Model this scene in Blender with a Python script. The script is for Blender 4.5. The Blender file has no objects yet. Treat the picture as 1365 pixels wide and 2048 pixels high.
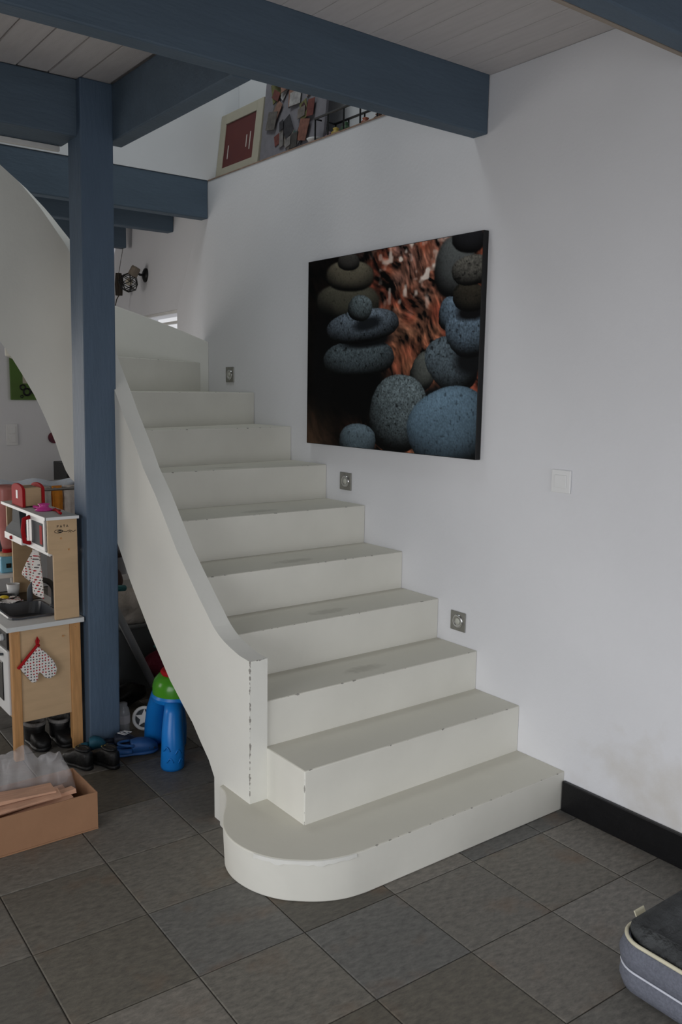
import bpy, bmesh, math, random
import numpy as np
from mathutils import Vector, Matrix, Quaternion
random.seed(7)
rng = np.random.default_rng(11)
sc = bpy.context.scene
COL = sc.collection
PI = math.pi

# ------------------------------------------------------------------ camera
CAM = Vector((-2.6582, -2.0165, 1.6266))
YAW, PITCH, ROLL, FPX = 0.6507, -0.1414, 0.0160, 1728.6
_f = Vector((math.sin(YAW)*math.cos(PITCH), math.cos(YAW)*math.cos(PITCH), math.sin(PITCH)))
_r = Vector((math.cos(YAW), -math.sin(YAW), 0)); _u = _r.cross(_f)
_R = _r*math.cos(ROLL) + _u*math.sin(ROLL); _U = -_r*math.sin(ROLL) + _u*math.cos(ROLL)
cd = bpy.data.cameras.new('camera'); cam = bpy.data.objects.new('camera', cd); COL.objects.link(cam)
cam.matrix_world = Matrix(((_R.x, _U.x, -_f.x, CAM.x), (_R.y, _U.y, -_f.y, CAM.y), (_R.z, _U.z, -_f.z, CAM.z), (0, 0, 0, 1)))
cd.sensor_fit = 'VERTICAL'; cd.sensor_height = 36.0; cd.lens = FPX/2048*36.0; cd.clip_start = 0.05
sc.camera = cam

# ------------------------------------------------------------------ light and exposure
w = bpy.data.worlds.new('overcast_sky'); sc.world = w; w.use_nodes = True
w.node_tree.nodes['Background'].inputs[0].default_value = (0.96, 0.97, 1.0, 1)
w.node_tree.nodes['Background'].inputs[1].default_value = 0.8
sc.view_settings.view_transform = 'Standard'; sc.view_settings.look = 'None'
sc.view_settings.exposure = 0.0; sc.view_settings.gamma = 1.0; sc.view_settings.use_curve_mapping = False

def area(name, loc, direction, sx, sy, power, col, spread=150):
    """daylight entering at a window: it comes from the sky, so it is aimed a little downwards"""
    l = bpy.data.lights.new(name, 'AREA'); l.shape = 'RECTANGLE'; l.size = sx; l.size_y = sy
    l.energy = power; l.color = col; l.spread = math.radians(spread)
    o = bpy.data.objects.new(name, l); COL.objects.link(o); o.location = loc
    o.rotation_euler = Vector(direction).to_track_quat('-Z', 'Y').to_euler()
    return o
area('daylight_front_doors', (-1.75, -4.10, 1.08), (0, 1, -0.35), 2.3, 2.0, 21, (0.93, 0.96, 1.0), 130)
area('daylight_side_doors', (-4.48, -1.2, 1.10), (1, 0, -0.55), 2.7, 1.95, 41, (0.95, 0.97, 1.0), 115)
area('added_rear_side_light', (-4.50, 3.4, 1.5), (1, 0, -0.15), 1.5, 1.2, 15, (1.0, 0.96, 0.91))  # added light to brighten the far wall
area('daylight_rear_door', (-2.75, 4.80, 1.15), (0, -1, -0.12), 1.1, 1.9, 20, (1.0, 0.95, 0.88))
area('added_stairwell_light', (-1.0, 1.75, 5.12), (0.18, 0.08, -1), 0.95, 0.75, 13, (0.92, 0.98, 1.0), 140)  # added light over the stairwell to lift the treads and stair wall

# ------------------------------------------------------------------ helpers
def lin(c):
    c = c/255.0
    return c/12.92 if c <= 0.04045 else ((c+0.055)/1.055)**2.4
def L3(c): return (lin(c[0]), lin(c[1]), lin(c[2]), 1)

def M(name, col, rough=0.6, var=0.08, scale=7, bump=0.0, bscale=90, metal=0.0, spec=0.4, stretch=None, col2=None, rand=0.0):
    m = bpy.data.materials.new(name); m.use_nodes = True
    nt = m.node_tree; b = nt.nodes['Principled BSDF']
    b.inputs['Roughness'].default_value = rough; b.inputs['Metallic'].default_value = metal
    b.inputs['Specular IOR Level'].default_value = spec
    tc = nt.nodes.new('ShaderNodeTexCoord'); src = tc.outputs['Object']
    if stretch:
        mp = nt.nodes.new('ShaderNodeMapping'); mp.inputs['Scale'].default_value = stretch
        nt.links.new(src, mp.inputs[0]); src = mp.outputs[0]
    n = nt.nodes.new('ShaderNodeTexNoise'); n.inputs['Scale'].default_value = scale; n.inputs['Detail'].default_value = 5
    nt.links.new(src, n.inputs['Vector'])
    rp = nt.nodes.new('ShaderNodeValToRGB'); a = L3(col); c2 = L3(col2) if col2 else a
    rp.color_ramp.elements[0].position = 0.3; rp.color_ramp.elements[1].position = 0.7
    rp.color_ramp.elements[0].color = tuple(min(1, x*(1-var)) for x in a[:3]) + (1,)
    rp.color_ramp.elements[1].color = tuple(min(1, x*(1+var)) for x in c2[:3]) + (1,)
    nt.links.new(n.outputs['Fac'], rp.inputs[0]); out = rp.outputs[0]
    if rand:
        oi = nt.nodes.new('ShaderNodeObjectInfo'); hv = nt.nodes.new('ShaderNodeHueSaturation')
        mr = nt.nodes.new('ShaderNodeMapRange'); mr.inputs[3].default_value = 1-rand; mr.inputs[4].default_value = 1+rand
        nt.links.new(oi.outputs['Random'], mr.inputs[0]); nt.links.new(mr.outputs[0], hv.inputs['Value'])
        nt.links.new(out, hv.inputs['Color']); out = hv.outputs[0]
    nt.links.new(out, b.inputs['Base Color'])
    if bump:
        n2 = nt.nodes.new('ShaderNodeTexNoise'); n2.inputs['Scale'].default_value = bscale; n2.inputs['Detail'].default_value = 4
        nt.links.new(src, n2.inputs['Vector'])
        bp = nt.nodes.new('ShaderNodeBump'); bp.inputs['Strength'].default_value = bump; bp.inputs['Distance'].default_value = 0.01
        nt.links.new(n2.outputs['Fac'], bp.inputs['Height']); nt.links.new(bp.outputs[0], b.inputs['Normal'])
    return m

def bsdf(m): return m.node_tree.nodes['Principled BSDF']

def box(bm, x0, x1, y0, y1, z0, z1):
    v = [bm.verts.new((x, y, z)) for z in (z0, z1) for (x, y) in ((x0, y0), (x1, y0), (x1, y1), (x0, y1))]
    for f in ((3, 2, 1, 0), (4, 5, 6, 7), (0, 1, 5, 4), (1, 2, 6, 5), (2, 3, 7, 6), (3, 0, 4, 7)):
        bm.faces.new([v[i] for i in f])
    return v
def B(*b):
    bm = bmesh.new(); box(bm, *b); return bm
def BB(*boxes):
    bm = bmesh.new()
    for b in boxes: box(bm, *b)
    return bm
def prism(poly, z0, z1, bm=None, poly0=None):
    bm = bm or bmesh.new(); poly0 = poly0 or poly
    lo = [bm.verts.new((x, y, z0)) for x, y in poly0]; hi = [bm.verts.new((x, y, z1)) for x, y in poly]
    n = len(poly)
    bm.faces.new(hi); bm.faces.new(lo[::-1])
    for i in range(n): bm.faces.new((lo[i], lo[(i+1) % n], hi[(i+1) % n], hi[i]))
    return bm
def frame_for(d):
    d = d.normalized(); a = Vector((0, 0, 1)) if abs(d.z) < 0.9 else Vector((1, 0, 0))
    x = d.cross(a).normalized(); return x, d.cross(x).normalized()
def tube(pts, r, seg=8, bm=None, closed=False):
    bm = bm or bmesh.new(); pts = [Vector(p) for p in pts]; n = len(pts); rings = []
    for i, p in enumerate(pts):
        if closed: d = pts[(i+1) % n]-pts[i-1]
        else: d = pts[min(i+1, n-1)]-pts[max(i-1, 0)]
        x, y = frame_for(d)
        if rings and x.dot(px) < 0: x = -x; y = -y
        px = x
        rr = r[i] if isinstance(r, (list, tuple)) else r
        rings.append([bm.verts.new(p + (x*math.cos(2*PI*k/seg) + y*math.sin(2*PI*k/seg))*rr) for k in range(seg)])
    for i in range(n if closed else n-1):
        a, b = rings[i], rings[(i+1) % n]
        for k in range(seg): bm.faces.new((a[k], a[(k+1) % seg], b[(k+1) % seg], b[k]))
    if not closed:
        bm.faces.new(rings[0][::-1]); bm.faces.new(rings[-1])
    return bm
def lathe(profile, seg=24, o=(0, 0, 0), sx=1, sy=1, bm=None, cap=True):
    bm = bm or bmesh.new(); rings = []
    for r, z in profile:
        rings.append([bm.verts.new((o[0]+sx*r*math.cos(2*PI*k/seg), o[1]+sy*r*math.sin(2*PI*k/seg), o[2]+z)) for k in range(seg)])
    for a, b in zip(rings, rings[1:]):
        for k in range(seg): bm.faces.new((a[k], a[(k+1) % seg], b[(k+1) % seg], b[k]))
    if cap:
        bm.faces.new(rings[0][::-1]); bm.faces.new(rings[-1])
    return bm
def sheet(fn, nu, nv, thick=0.0, bm=None):
    bm = bm or bmesh.new()
    g = [[bm.verts.new(fn(i/nu, j/nv)) for j in range(nv+1)] for i in range(nu+1)]
    for i in range(nu):
        for j in range(nv): bm.faces.new((g[i][j], g[i+1][j], g[i+1][j+1], g[i][j+1]))
    if thick:
        bmesh.ops.recalc_face_normals(bm, faces=bm.faces)
        bmesh.ops.solidify(bm, geom=bm.faces[:], thickness=thick)
    return bm
def loft(rings, bm=None, caps=True):
    bm = bm or bmesh.new(); vr = [[bm.verts.new(p) for p in r] for r in rings]; n = len(vr[0])
    for a, b in zip(vr, vr[1:]):
        for k in range(n): bm.faces.new((a[k], a[(k+1) % n], b[(k+1) % n], b[k]))
    if caps: bm.faces.new(vr[0][::-1]); bm.faces.new(vr[-1])
    return bm
def xf(bm, m):
    bmesh.ops.transform(bm, matrix=m, verts=bm.verts[:]); return bm
def place(loc, rz=0, rx=0, ry=0):
    return Matrix.Translation(loc) @ Matrix.Rotation(rz, 4, 'Z') @ Matrix.Rotation(ry, 4, 'Y') @ Matrix.Rotation(rx, 4, 'X')

ROOTM = {}
KM = None
def obj(name, bm, mat, parent=None, bevel=0, smooth=False, sub=0, loc=None, label=None, world=True, seg=2):
    """link a bmesh (in world coordinates) as ONE mesh object, parented if asked; loc = its origin"""
    if KM is not None: bmesh.ops.transform(bm, matrix=KM, verts=bm.verts[:])
    bmesh.ops.recalc_face_normals(bm, faces=bm.faces[:])
    if loc is None:
        xs = [v.co for v in bm.verts]
        loc = Vector((sum(v.x for v in xs)/len(xs), sum(v.y for v in xs)/len(xs), min(v.z for v in xs)))
    m = loc if isinstance(loc, Matrix) else Matrix.Translation(Vector(loc))
    if world: bmesh.ops.transform(bm, matrix=m.inverted(), verts=bm.verts[:])
    me = bpy.data.meshes.new(name); bm.to_mesh(me); bm.free()
    if smooth:
        for p in me.polygons: p.use_smooth = True
        if smooth == 'auto': me.set_sharp_from_angle(angle=0.5)
    if mat: me.materials.append(mat)
    o = bpy.data.objects.new(name, me); COL.objects.link(o)
    ROOTM[o.name] = m
    if parent is not None:
        o.parent = parent; o.matrix_local = ROOTM[parent.name].inverted() @ m
    else: o.matrix_world = m
    if bevel:
        md = o.modifiers.new('bevel', 'BEVEL'); md.width = bevel; md.segments = seg; md.limit_method = 'ANGLE'; md.angle_limit = 0.6
    if sub:
        md = o.modifiers.new('subdivision', 'SUBSURF'); md.levels = sub; md.render_levels = sub
    if label: o['label'] = label
    return o
def tag(o, label, cat, group=None):
    o['label'] = label; o['category'] = cat
    if group: o['group'] = group
    return o
def thing(name, label, cat, loc, rz=0, group=None):
    o = bpy.data.objects.new(name, None); COL.objects.link(o); o.empty_display_size = 0.05
    m = place(KM @ Vector(loc) if KM is not None else Vector(loc), rz); o.matrix_world = m; ROOTM[o.name] = m
    return tag(o, label, cat, group)
def struct(o, label=None):
    o['kind'] = 'structure'
    if label: o['label'] = label
    return o

# ------------------------------------------------------------------ materials
m_wall = M('white_wall_plaster', (226, 226, 229), 0.85, 0.02, 2.5, 0.10, 55)
m_roomwall = M('beige_room_plaster', (170, 164, 156), 0.85, 0.04, 2.5, 0.1, 55)
def stain(m):
    nt = m.node_tree; b = bsdf(m); src = b.inputs['Base Color'].links[0].from_socket
    tc = nt.nodes.new('ShaderNodeTexCoord'); mp = nt.nodes.new('ShaderNodeMapping')
    mp.inputs['Location'].default_value = (0, 0.40/0.30, -0.22/0.22); mp.inputs['Scale'].default_value = (0, 1/0.30, 1/0.22)
    nt.links.new(tc.outputs['Object'], mp.inputs[0])
    ln = nt.nodes.new('ShaderNodeVectorMath'); ln.operation = 'LENGTH'; nt.links.new(mp.outputs[0], ln.inputs[0])
    n = nt.nodes.new('ShaderNodeTexNoise'); n.inputs['Scale'].default_value = 9; n.inputs['Detail'].default_value = 6; nt.links.new(tc.outputs['Object'], n.inputs['Vector'])
    ad = nt.nodes.new('ShaderNodeMath'); ad.operation = 'MULTIPLY_ADD'; ad.inputs[1].default_value = 2.2; nt.links.new(n.outputs['Fac'], ad.inputs[0]); nt.links.new(ln.outputs['Value'], ad.inputs[2])
    mr = nt.nodes.new('ShaderNodeMapRange'); mr.inputs[1].default_value = 2.1; mr.inputs[2].default_value = 1.0; mr.inputs[3].default_value = 0; mr.inputs[4].default_value = 0.55; nt.links.new(ad.outputs[0], mr.inputs[0])
    mx = nt.nodes.new('ShaderNodeMixRGB'); nt.links.new(mr.outputs[0], mx.inputs[0]); nt.links.new(src, mx.inputs[1]); mx.inputs[2].default_value = L3((196, 188, 174)); nt.links.new(mx.outputs[0], b.inputs['Base Color'])
    return m
m_stairwall = stain(M('white_stair_wall_plaster', (226, 226, 229), 0.85, 0.02, 2.5, 0.10, 55))
m_upwall = M('upper_wall_paint', (222, 224, 226), 0.85, 0.02, 3)
m_ceil = M('painted_ceiling_board', (205, 200, 199), 0.75, 0.05, 5, 0.12, 40, stretch=(8, 1, 1), rand=0.03)
m_blue = M('blue_grey_beam_paint', (80, 96, 111), 0.62, 0.07, 5, 0.2, 26, stretch=(0.6, 3, 3))
m_bluepost = M('blue_grey_post_paint', (80, 98, 118), 0.55, 0.06, 5, 0.22, 26, stretch=(3, 3, 0.6))
m_trimwhite = M('white_trim_paint', (220, 218, 214), 0.7, 0.05, 10)
m_black = M('black_baseboard_paint', (18, 18, 20), 0.35, 0.2, 20, 0.1, 60)
m_grout = M('dark_tile_grout', (58, 54, 50), 0.95, 0.15, 40)
m_floorwood = M('bare_floor_edge', (150, 126, 110), 0.9, 0.25, 30)
m_parapet = M('white_parapet_paint', (224, 223, 216), 0.7, 0.03, 3, 0.10, 30)
m_glass = bpy.data.materials.new('window_glass'); m_glass.use_nodes = True
_nt = m_glass.node_tree; _nt.nodes.remove(_nt.nodes['Principled BSDF'])
_t = _nt.nodes.new('ShaderNodeBsdfTransparent'); _g = _nt.nodes.new('ShaderNodeBsdfGlossy'); _mx = _nt.nodes.new('ShaderNodeMixShader')
_g.inputs['Roughness'].default_value = 0.02; _mx.inputs[0].default_value = 0.06
_nt.links.new(_t.outputs[0], _mx.inputs[1]); _nt.links.new(_g.outputs[0], _mx.inputs[2]); _nt.links.new(_mx.outputs[0], _nt.nodes['Material Output'].inputs[0])

def film(name, col, alpha, rough=0.2):
    m = M(name, col, rough, 0.1, 20); b = bsdf(m); b.inputs['Alpha'].default_value = alpha; return m

# slate tiles: tone by object, grain by position
m_tile = bpy.data.materials.new('slate_floor_tile'); m_tile.use_nodes = True
def build_tile(m):
    nt = m.node_tree; b = nt.nodes['Principled BSDF']; N = nt.nodes.new; K = nt.links.new
    tc = N('ShaderNodeTexCoord'); oi = N('ShaderNodeObjectInfo')
    off = N('ShaderNodeVectorMath'); off.operation = 'MULTIPLY_ADD'
    cx = N('ShaderNodeCombineXYZ'); K(oi.outputs['Random'], cx.inputs[0]); K(oi.outputs['Random'], cx.inputs[1])
    off.inputs[1].default_value = (37, 53, 0); K(cx.outputs[0], off.inputs[0]); K(tc.outputs['Object'], off.inputs[2])
    mp = N('ShaderNodeMapping'); mp.inputs['Scale'].default_value = (1.0, 2.2, 1); mp.inputs['Rotation'].default_value = (0, 0, 0.6); K(off.outputs[0], mp.inputs[0])
    n1 = N('ShaderNodeTexNoise'); n1.inputs['Scale'].default_value = 30; n1.inputs['Detail'].default_value = 10; n1.inputs['Roughness'].default_value = 0.72; K(mp.outputs[0], n1.inputs['Vector'])
    n2 = N('ShaderNodeTexNoise'); n2.inputs['Scale'].default_value = 5.5; n2.inputs['Detail'].default_value = 5; K(off.outputs[0], n2.inputs['Vector'])
    tone = N('ShaderNodeValToRGB'); e = tone.color_ramp.elements
    e[0].position = 0.0; e[0].color = L3((86, 85, 82)); e[1].position = 1.0; e[1].color = L3((121, 118, 113))
    for p_, c_ in ((0.15, (88, 83, 73)), (0.3, (118, 116, 112)), (0.5, (108, 104, 96)), (0.65, (97, 97, 95)), (0.8, (112, 107, 99))):
        q = e.new(p_); q.color = L3(c_)
    tone.color_ramp.interpolation = 'LINEAR'; K(oi.outputs['Random'], tone.inputs[0])
    g = N('ShaderNodeValToRGB'); g.color_ramp.elements[0].position = 0.30; g.color_ramp.elements[1].position = 0.72
    g.color_ramp.elements[0].color = (0.50, 0.50, 0.50, 1); g.color_ramp.elements[1].color = (1.42, 1.40, 1.36, 1); K(n1.outputs['Fac'], g.inputs[0])
    mu = N('ShaderNodeMixRGB'); mu.blend_type = 'MULTIPLY'; mu.inputs[0].default_value = 1; K(tone.outputs[0], mu.inputs[1]); K(g.outputs[0], mu.inputs[2])
    r2 = N('ShaderNodeValToRGB'); r2.color_ramp.elements[0].position = 0.56; r2.color_ramp.elements[1].position = 0.80
    r2.color_ramp.elements[0].color = (0, 0, 0, 1); r2.color_ramp.elements[1].color = (0.55, 0.55, 0.55, 1); K(n2.outputs['Fac'], r2.inputs[0])
    mx = N('ShaderNodeMixRGB'); K(r2.outputs[0], mx.inputs[0]); K(mu.outputs[0], mx.inputs[1]); mx.inputs[2].default_value = L3((112, 84, 60))
    K(mx.outputs[0], b.inputs['Base Color'])
    ro = N('ShaderNodeMapRange'); ro.inputs[3].default_value = 0.42; ro.inputs[4].default_value = 0.72; K(n1.outputs['Fac'], ro.inputs[0]); K(ro.outputs[0], b.inputs['Roughness'])
    bp = N('ShaderNodeBump'); bp.inputs['Strength'].default_value = 0.35; bp.inputs['Distance'].default_value = 0.006; K(n1.outputs['Fac'], bp.inputs['Height']); K(bp.outputs[0], b.inputs['Normal'])
build_tile(m_tile)

def chips(m, boxes):
    """paint knocked off along straight edges: (axis a, value, axis b, value)"""
    nt = m.node_tree; b = bsdf(m); K = nt.links.new; src = b.inputs['Base Color'].links[0].from_socket
    def mt(op, a, c=None):
        n = nt.nodes.new('ShaderNodeMath'); n.operation = op
        for i, q in enumerate((a, c)):
            if q is None: continue
            if isinstance(q, (int, float)): n.inputs[i].default_value = q
            else: K(q, n.inputs[i])
        return n.outputs[0]
    tc = nt.nodes.new('ShaderNodeTexCoord'); sp = nt.nodes.new('ShaderNodeSeparateXYZ'); K(tc.outputs['Object'], sp.inputs[0])
    n = nt.nodes.new('ShaderNodeTexNoise'); n.inputs['Scale'].default_value = 46; n.inputs['Detail'].default_value = 4; K(tc.outputs['Object'], n.inputs['Vector'])
    lim = mt('MULTIPLY', mt('SUBTRACT', n.outputs['Fac'], 0.46), 0.035); acc = None
    for a, va, c, vc in boxes:
        e = mt('MAXIMUM', mt('ABSOLUTE', mt('SUBTRACT', sp.outputs[a], va)), mt('ABSOLUTE', mt('SUBTRACT', sp.outputs[c], vc)))
        acc = e if acc is None else mt('MINIMUM', acc, e)
    mx = nt.nodes.new('ShaderNodeMixRGB'); K(mt('MULTIPLY', mt('LESS_THAN', acc, lim), 0.75), mx.inputs[0]); K(src, mx.inputs[1]); mx.inputs[2].default_value = L3((104, 98, 90)); K(mx.outputs[0], b.inputs['Base Color'])
chips(m_parapet, [(0, -1.147, 1, .478), (1, .478, 2, .683)])
# stair paint: local frame of each step has its nose along x at y = z = 0
m_step = bpy.data.materials.new('white_stair_paint'); m_step.use_nodes = True
def build_step(m):
    nt = m.node_tree; b = nt.nodes['Principled BSDF']; N = nt.nodes.new; K = nt.links.new
    def math_(op, a, c=None):
        n = N('ShaderNodeMath'); n.operation = op
        for i, s in enumerate((a, c)):
            if s is None: continue
            if isinstance(s, (int, float)): n.inputs[i].default_value = s
            else: K(s, n.inputs[i])
        return n.outputs[0]
    tc = N('ShaderNodeTexCoord'); sp = N('ShaderNodeSeparateXYZ'); K(tc.outputs['Object'], sp.inputs[0])
    oi = N('ShaderNodeObjectInfo')
    ad = N('ShaderNodeVectorMath'); ad.operation = 'ADD'; K(tc.outputs['Object'], ad.inputs[0])
    cx = N('ShaderNodeCombineXYZ'); K(math_('MULTIPLY', oi.outputs['Random'], 40.0), cx.inputs[0]); K(cx.outputs[0], ad.inputs[1])
    n1 = N('ShaderNodeTexNoise'); n1.inputs['Scale'].default_value = 34; n1.inputs['Detail'].default_value = 4; K(ad.outputs[0], n1.inputs['Vector'])
    n2 = N('ShaderNodeTexNoise'); n2.inputs['Scale'].default_value = 3; n2.inputs['Detail'].default_value = 4; K(ad.outputs[0], n2.inputs['Vector'])
    base = N('ShaderNodeValToRGB'); base.color_ramp.elements[0].position = 0.35; base.color_ramp.elements[1].position = 0.65
    base.color_ramp.elements[0].color = L3((217, 215, 206)); base.color_ramp.elements[1].color = L3((225, 223, 214)); K(n2.outputs['Fac'], base.inputs[0])
    ge = N('ShaderNodeNewGeometry'); sn = N('ShaderNodeSeparateXYZ'); K(ge.outputs['Normal'], sn.inputs[0])
    top = math_('GREATER_THAN', sn.outputs[2], 0.5)
    # up-facing treads toned darker than the risers, with one foot-worn patch each
    tr = N('ShaderNodeMixRGB'); K(math_('MULTIPLY', top, 0.75), tr.inputs[0]); K(base.outputs[0], tr.inputs[1]); tr.inputs[2].default_value = L3((196, 193, 180))
    dx = math_('DIVIDE', math_('SUBTRACT', sp.outputs[0], 0.52), 0.10)
    dy = math_('DIVIDE', math_('SUBTRACT', sp.outputs[1], 0.09), 0.035)
    d = math_('ADD', math_('MULTIPLY', dx, dx), math_('MULTIPLY', dy, dy))
    d = math_('ADD', d, math_('MULTIPLY', math_('SUBTRACT', n1.outputs['Fac'], 0.5), 2.2))
    mr = N('ShaderNodeMapRange'); mr.inputs[1].default_value = 1.3; mr.inputs[2].default_value = 0.1; mr.inputs[3].default_value = 0; mr.inputs[4].default_value = 0.30; K(d, mr.inputs[0])
    st = N('ShaderNodeMixRGB'); K(math_('MULTIPLY', math_('MULTIPLY', mr.outputs[0], top), oi.outputs['Object Index']), st.inputs[0]); K(tr.outputs[0], st.inputs[1]); st.inputs[2].default_value = L3((112, 106, 92))
    # chipped nose
    edge = math_('MAXIMUM', math_('ABSOLUTE', sp.outputs[1]), math_('ABSOLUTE', sp.outputs[2]))
    lim = math_('MULTIPLY', math_('SUBTRACT', n1.outputs['Fac'], 0.53), 0.030)
    edge = math_('MINIMUM', edge, math_('MAXIMUM', math_('ABSOLUTE', sp.outputs[0]), math_('ABSOLUTE', sp.outputs[1])))
    chip = math_('LESS_THAN', edge, lim)
    ch = N('ShaderNodeMixRGB'); K(math_('MULTIPLY', chip, 0.7), ch.inputs[0]); K(st.outputs[0], ch.inputs[1]); ch.inputs[2].default_value = L3((96, 92, 84))
    K(ch.outputs[0], b.inputs['Base Color']); b.inputs['Roughness'].default_value = 0.55; b.inputs['Specular IOR Level'].default_value = 0.35
    bp = N('ShaderNodeBump'); bp.inputs['Strength'].default_value = 0.06; bp.inputs['Distance'].default_value = 0.01; K(n1.outputs['Fac'], bp.inputs['Height']); K(bp.outputs[0], b.inputs['Normal'])
build_step(m_step)

# ------------------------------------------------------------------ the setting
X0, X1, Y0, Y1 = -4.6, 0.0, -4.2, 4.9          # ground floor room
ZC = 2.87                                       # underside of the ceiling boards
floor = struct(obj('floor', B(X0-0.1, 0.25, Y0-0.1, Y1+0.1, -0.12, -0.004), m_grout, loc=(0, 0, 0)), 'grey slate tiled floor of the stair hall')

def wall_cells(us, vs, holes, to3, thick_vec):
    """grid wall in (u,v) with rectangular holes, extruded by thick_vec"""
    bm = bmesh.new()
    for i in range(len(us)-1):
        for j in range(len(vs)-1):
            uc, vc = (us[i]+us[i+1])/2, (vs[j]+vs[j+1])/2
            if any(h[0] < uc < h[1] and h[2] < vc < h[3] for h in holes): continue
            p = [Vector(to3(us[a], vs[b])) for a, b in ((i, j), (i+1, j), (i+1, j+1), (i, j+1))]
            q = [v + Vector(thick_vec) for v in p]
            vv = [bm.verts.new(c) for c in p+q]
            for f in ((0, 1, 2, 3), (7, 6, 5, 4), (0, 4, 5, 1), (1, 5, 6, 2), (2, 6, 7, 3), (3, 7, 4, 0)): bm.faces.new([vv[k] for k in f])
    return bm

# right wall: flat along the stair, swinging out a little past the stair head (leaning edge shaped to put in a diagonal shade line)
def ybend(z): return 3.30 if z <= 2.13 else 3.30 - (z-2.13)/(2.87-2.13)*0.44
def right_to3(t, z):
    if t <= 0: return (0, 2.80 + t if t < -0.01 else ybend(z), z)
    return (0.10*t, ybend(z)+t, z)
bm = wall_cells([-7.0, -0.02], [0, 2.87], [], lambda t, z: (0, 2.80+t, z), (0.22, 0, 0))
# region between y=2.78 and the bend, then beyond with the window hole
zs = [0, 1.25, 2.13, 2.5, 2.87]
for a, b in zip(zs, zs[1:]):
    p = [(0, 2.78, a), (0, ybend(a), a), (0, ybend(b), b), (0, 2.78, b)]
    lo = [bm.verts.new(c) for c in p]; hi = [bm.verts.new((c[0]+0.22, c[1], c[2])) for c in p]
    bm.faces.new(lo); bm.faces.new(hi[::-1])
    bm.faces.new((lo[1], hi[1], hi[2], lo[2]))
    for (c, d) in (((0.0), 0.95), ((0.95), 1.75)):
        if c == 0.0 and a == 1.25: continue
        p = [right_to3(c, a) if c else (0, ybend(a), a), right_to3(d, a), right_to3(d, b), right_to3(c, b) if c else (0, ybend(b), b)]
        lo = [bm.verts.new(x) for x in p]; hi = [bm.verts.new((x[0]+0.22, x[1], x[2])) for x in p]
        bm.faces.new(lo); bm.faces.new(hi[::-1])
        for k in range(4): bm.faces.new((lo[k], hi[k], hi[(k+1) % 4], lo[(k+1) % 4]))
bmesh.ops.remove_doubles(bm, verts=bm.verts[:], dist=0.0005)
wall_right = struct(obj('wall_right', bm, m_stairwall, loc=(0, 0, 0)), 'long white plastered wall beside the stairs')
obj('bare_edge', BB((-0.003, 0.02, 1.02, 2.86, 2.866, 2.872)), m_floorwood, wall_right, label='bare brownish broken plaster along the top of the wall')

FD = (-2.9, -0.6, 0.05, 2.1)                    # glazed doors behind the viewer
wall_front = struct(obj('wall_front', wall_cells([X0, FD[0], FD[1], 0.2], [0, FD[2], FD[3], 2.95], [FD], lambda u, v: (u, Y0, v), (0, -0.2, 0)), m_roomwall, loc=(0, 0, 0)))
SW = (-2.6, 0.2, 0.1, 2.1); SW2 = (2.65, 4.15, 0.85, 2.1)
wall_left = struct(obj('wall_left', wall_cells([Y0, SW[0], SW[1], SW2[0], SW2[1], Y1], [0, SW[2], SW2[2], SW[3], 2.95], [SW, SW2], lambda u, v: (X0, u, v), (-0.2, 0, 0)), m_roomwall, loc=(0, 0, 0)))
RD = (-3.3, -2.2, 0.2, 2.1)
wall_back = struct(obj('wall_back', wall_cells([X0, RD[0], RD[1], 0.4], [0, RD[2], RD[3], 2.95], [RD], lambda u, v: (u, Y1, v), (0, 0.2, 0)), m_wall, loc=(0, 0, 0)), 'white far wall behind the drying rack')

def window(name, axis, pos, h, mull, depth=0.06):
    """frame with bars round an opening h=(u0,u1,v0,v1); axis 'x' = opening lies in a wall of constant x"""
    a = []
    t = 0.05
    u0, u1, v0, v1 = h
    rects = [(u0, u0+t, v0, v1), (u1-t, u1, v0, v1), (u0+t, u1-t, v0, v0+t), (u0+t, u1-t, v1-t, v1)]
    for k in range(1, mull):
        c = u0+(u1-u0)*k/mull; rects.append((c-t/2, c+t/2, v0+t, v1-t))
    def b3(r, d0, d1): return (pos+d0, pos+d1, r[0], r[1], r[2], r[3]) if axis == 'x' else (r[0], r[1], pos+d0, pos+d1, r[2], r[3])
    fr = obj(name, BB(*[b3(r, -depth/2, depth/2) for r in rects]), m_trimwhite); struct(fr)
    obj('window_pane', B(*b3((u0+t, u1-t, v0+t, v1-t), -0.004, 0.004)), m_glass, fr)
    return fr
window('window_1', 'y', Y0-0.14, FD, 3)
window('window_2', 'x', X0-0.14, SW, 3)
window('added_side_window', 'x', X0-0.14, SW2, 2)  # unseen opening added to go with the extra far-wall light
window('window_3', 'y', Y1+0.14, RD, 2)
# window beyond the stair head, in the bent wall
bmf = bmesh.new()
def wp(t, z, dx): return (0.10*t+dx, 3.30+t, z)
for (t0, t1, z0, z1) in ((0, 0.95, 2.115, 2.13), (0, 0.95, 1.25, 1.30), (0, 0.03, 1.30, 2.115), (0.92, 0.95, 1.30, 2.115), (0.03, 0.92, 2.045, 2.060)):
    v = [bmf.verts.new(wp(t, z, d)) for d in (0.012, 0.045) for t, z in ((t0, z0), (t1, z0), (t1, z1), (t0, z1))]
    for f in ((0, 1, 2, 3), (7, 6, 5, 4), (0, 4, 5, 1), (1, 5, 6, 2), (2, 6, 7, 3), (3, 7, 4, 0)): bmf.faces.new([v[k] for k in f])
win4 = struct(obj('window_4', bmf, m_trimwhite), 'bright window behind the head of the stairs')
bmf = bmesh.new(); v = [bmf.verts.new(wp(t, z, d)) for d in (0.026, 0.030) for t, z in ((0.03, 1.3), (0.92, 1.3), (0.92, 2.115), (0.03, 2.115))]
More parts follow.
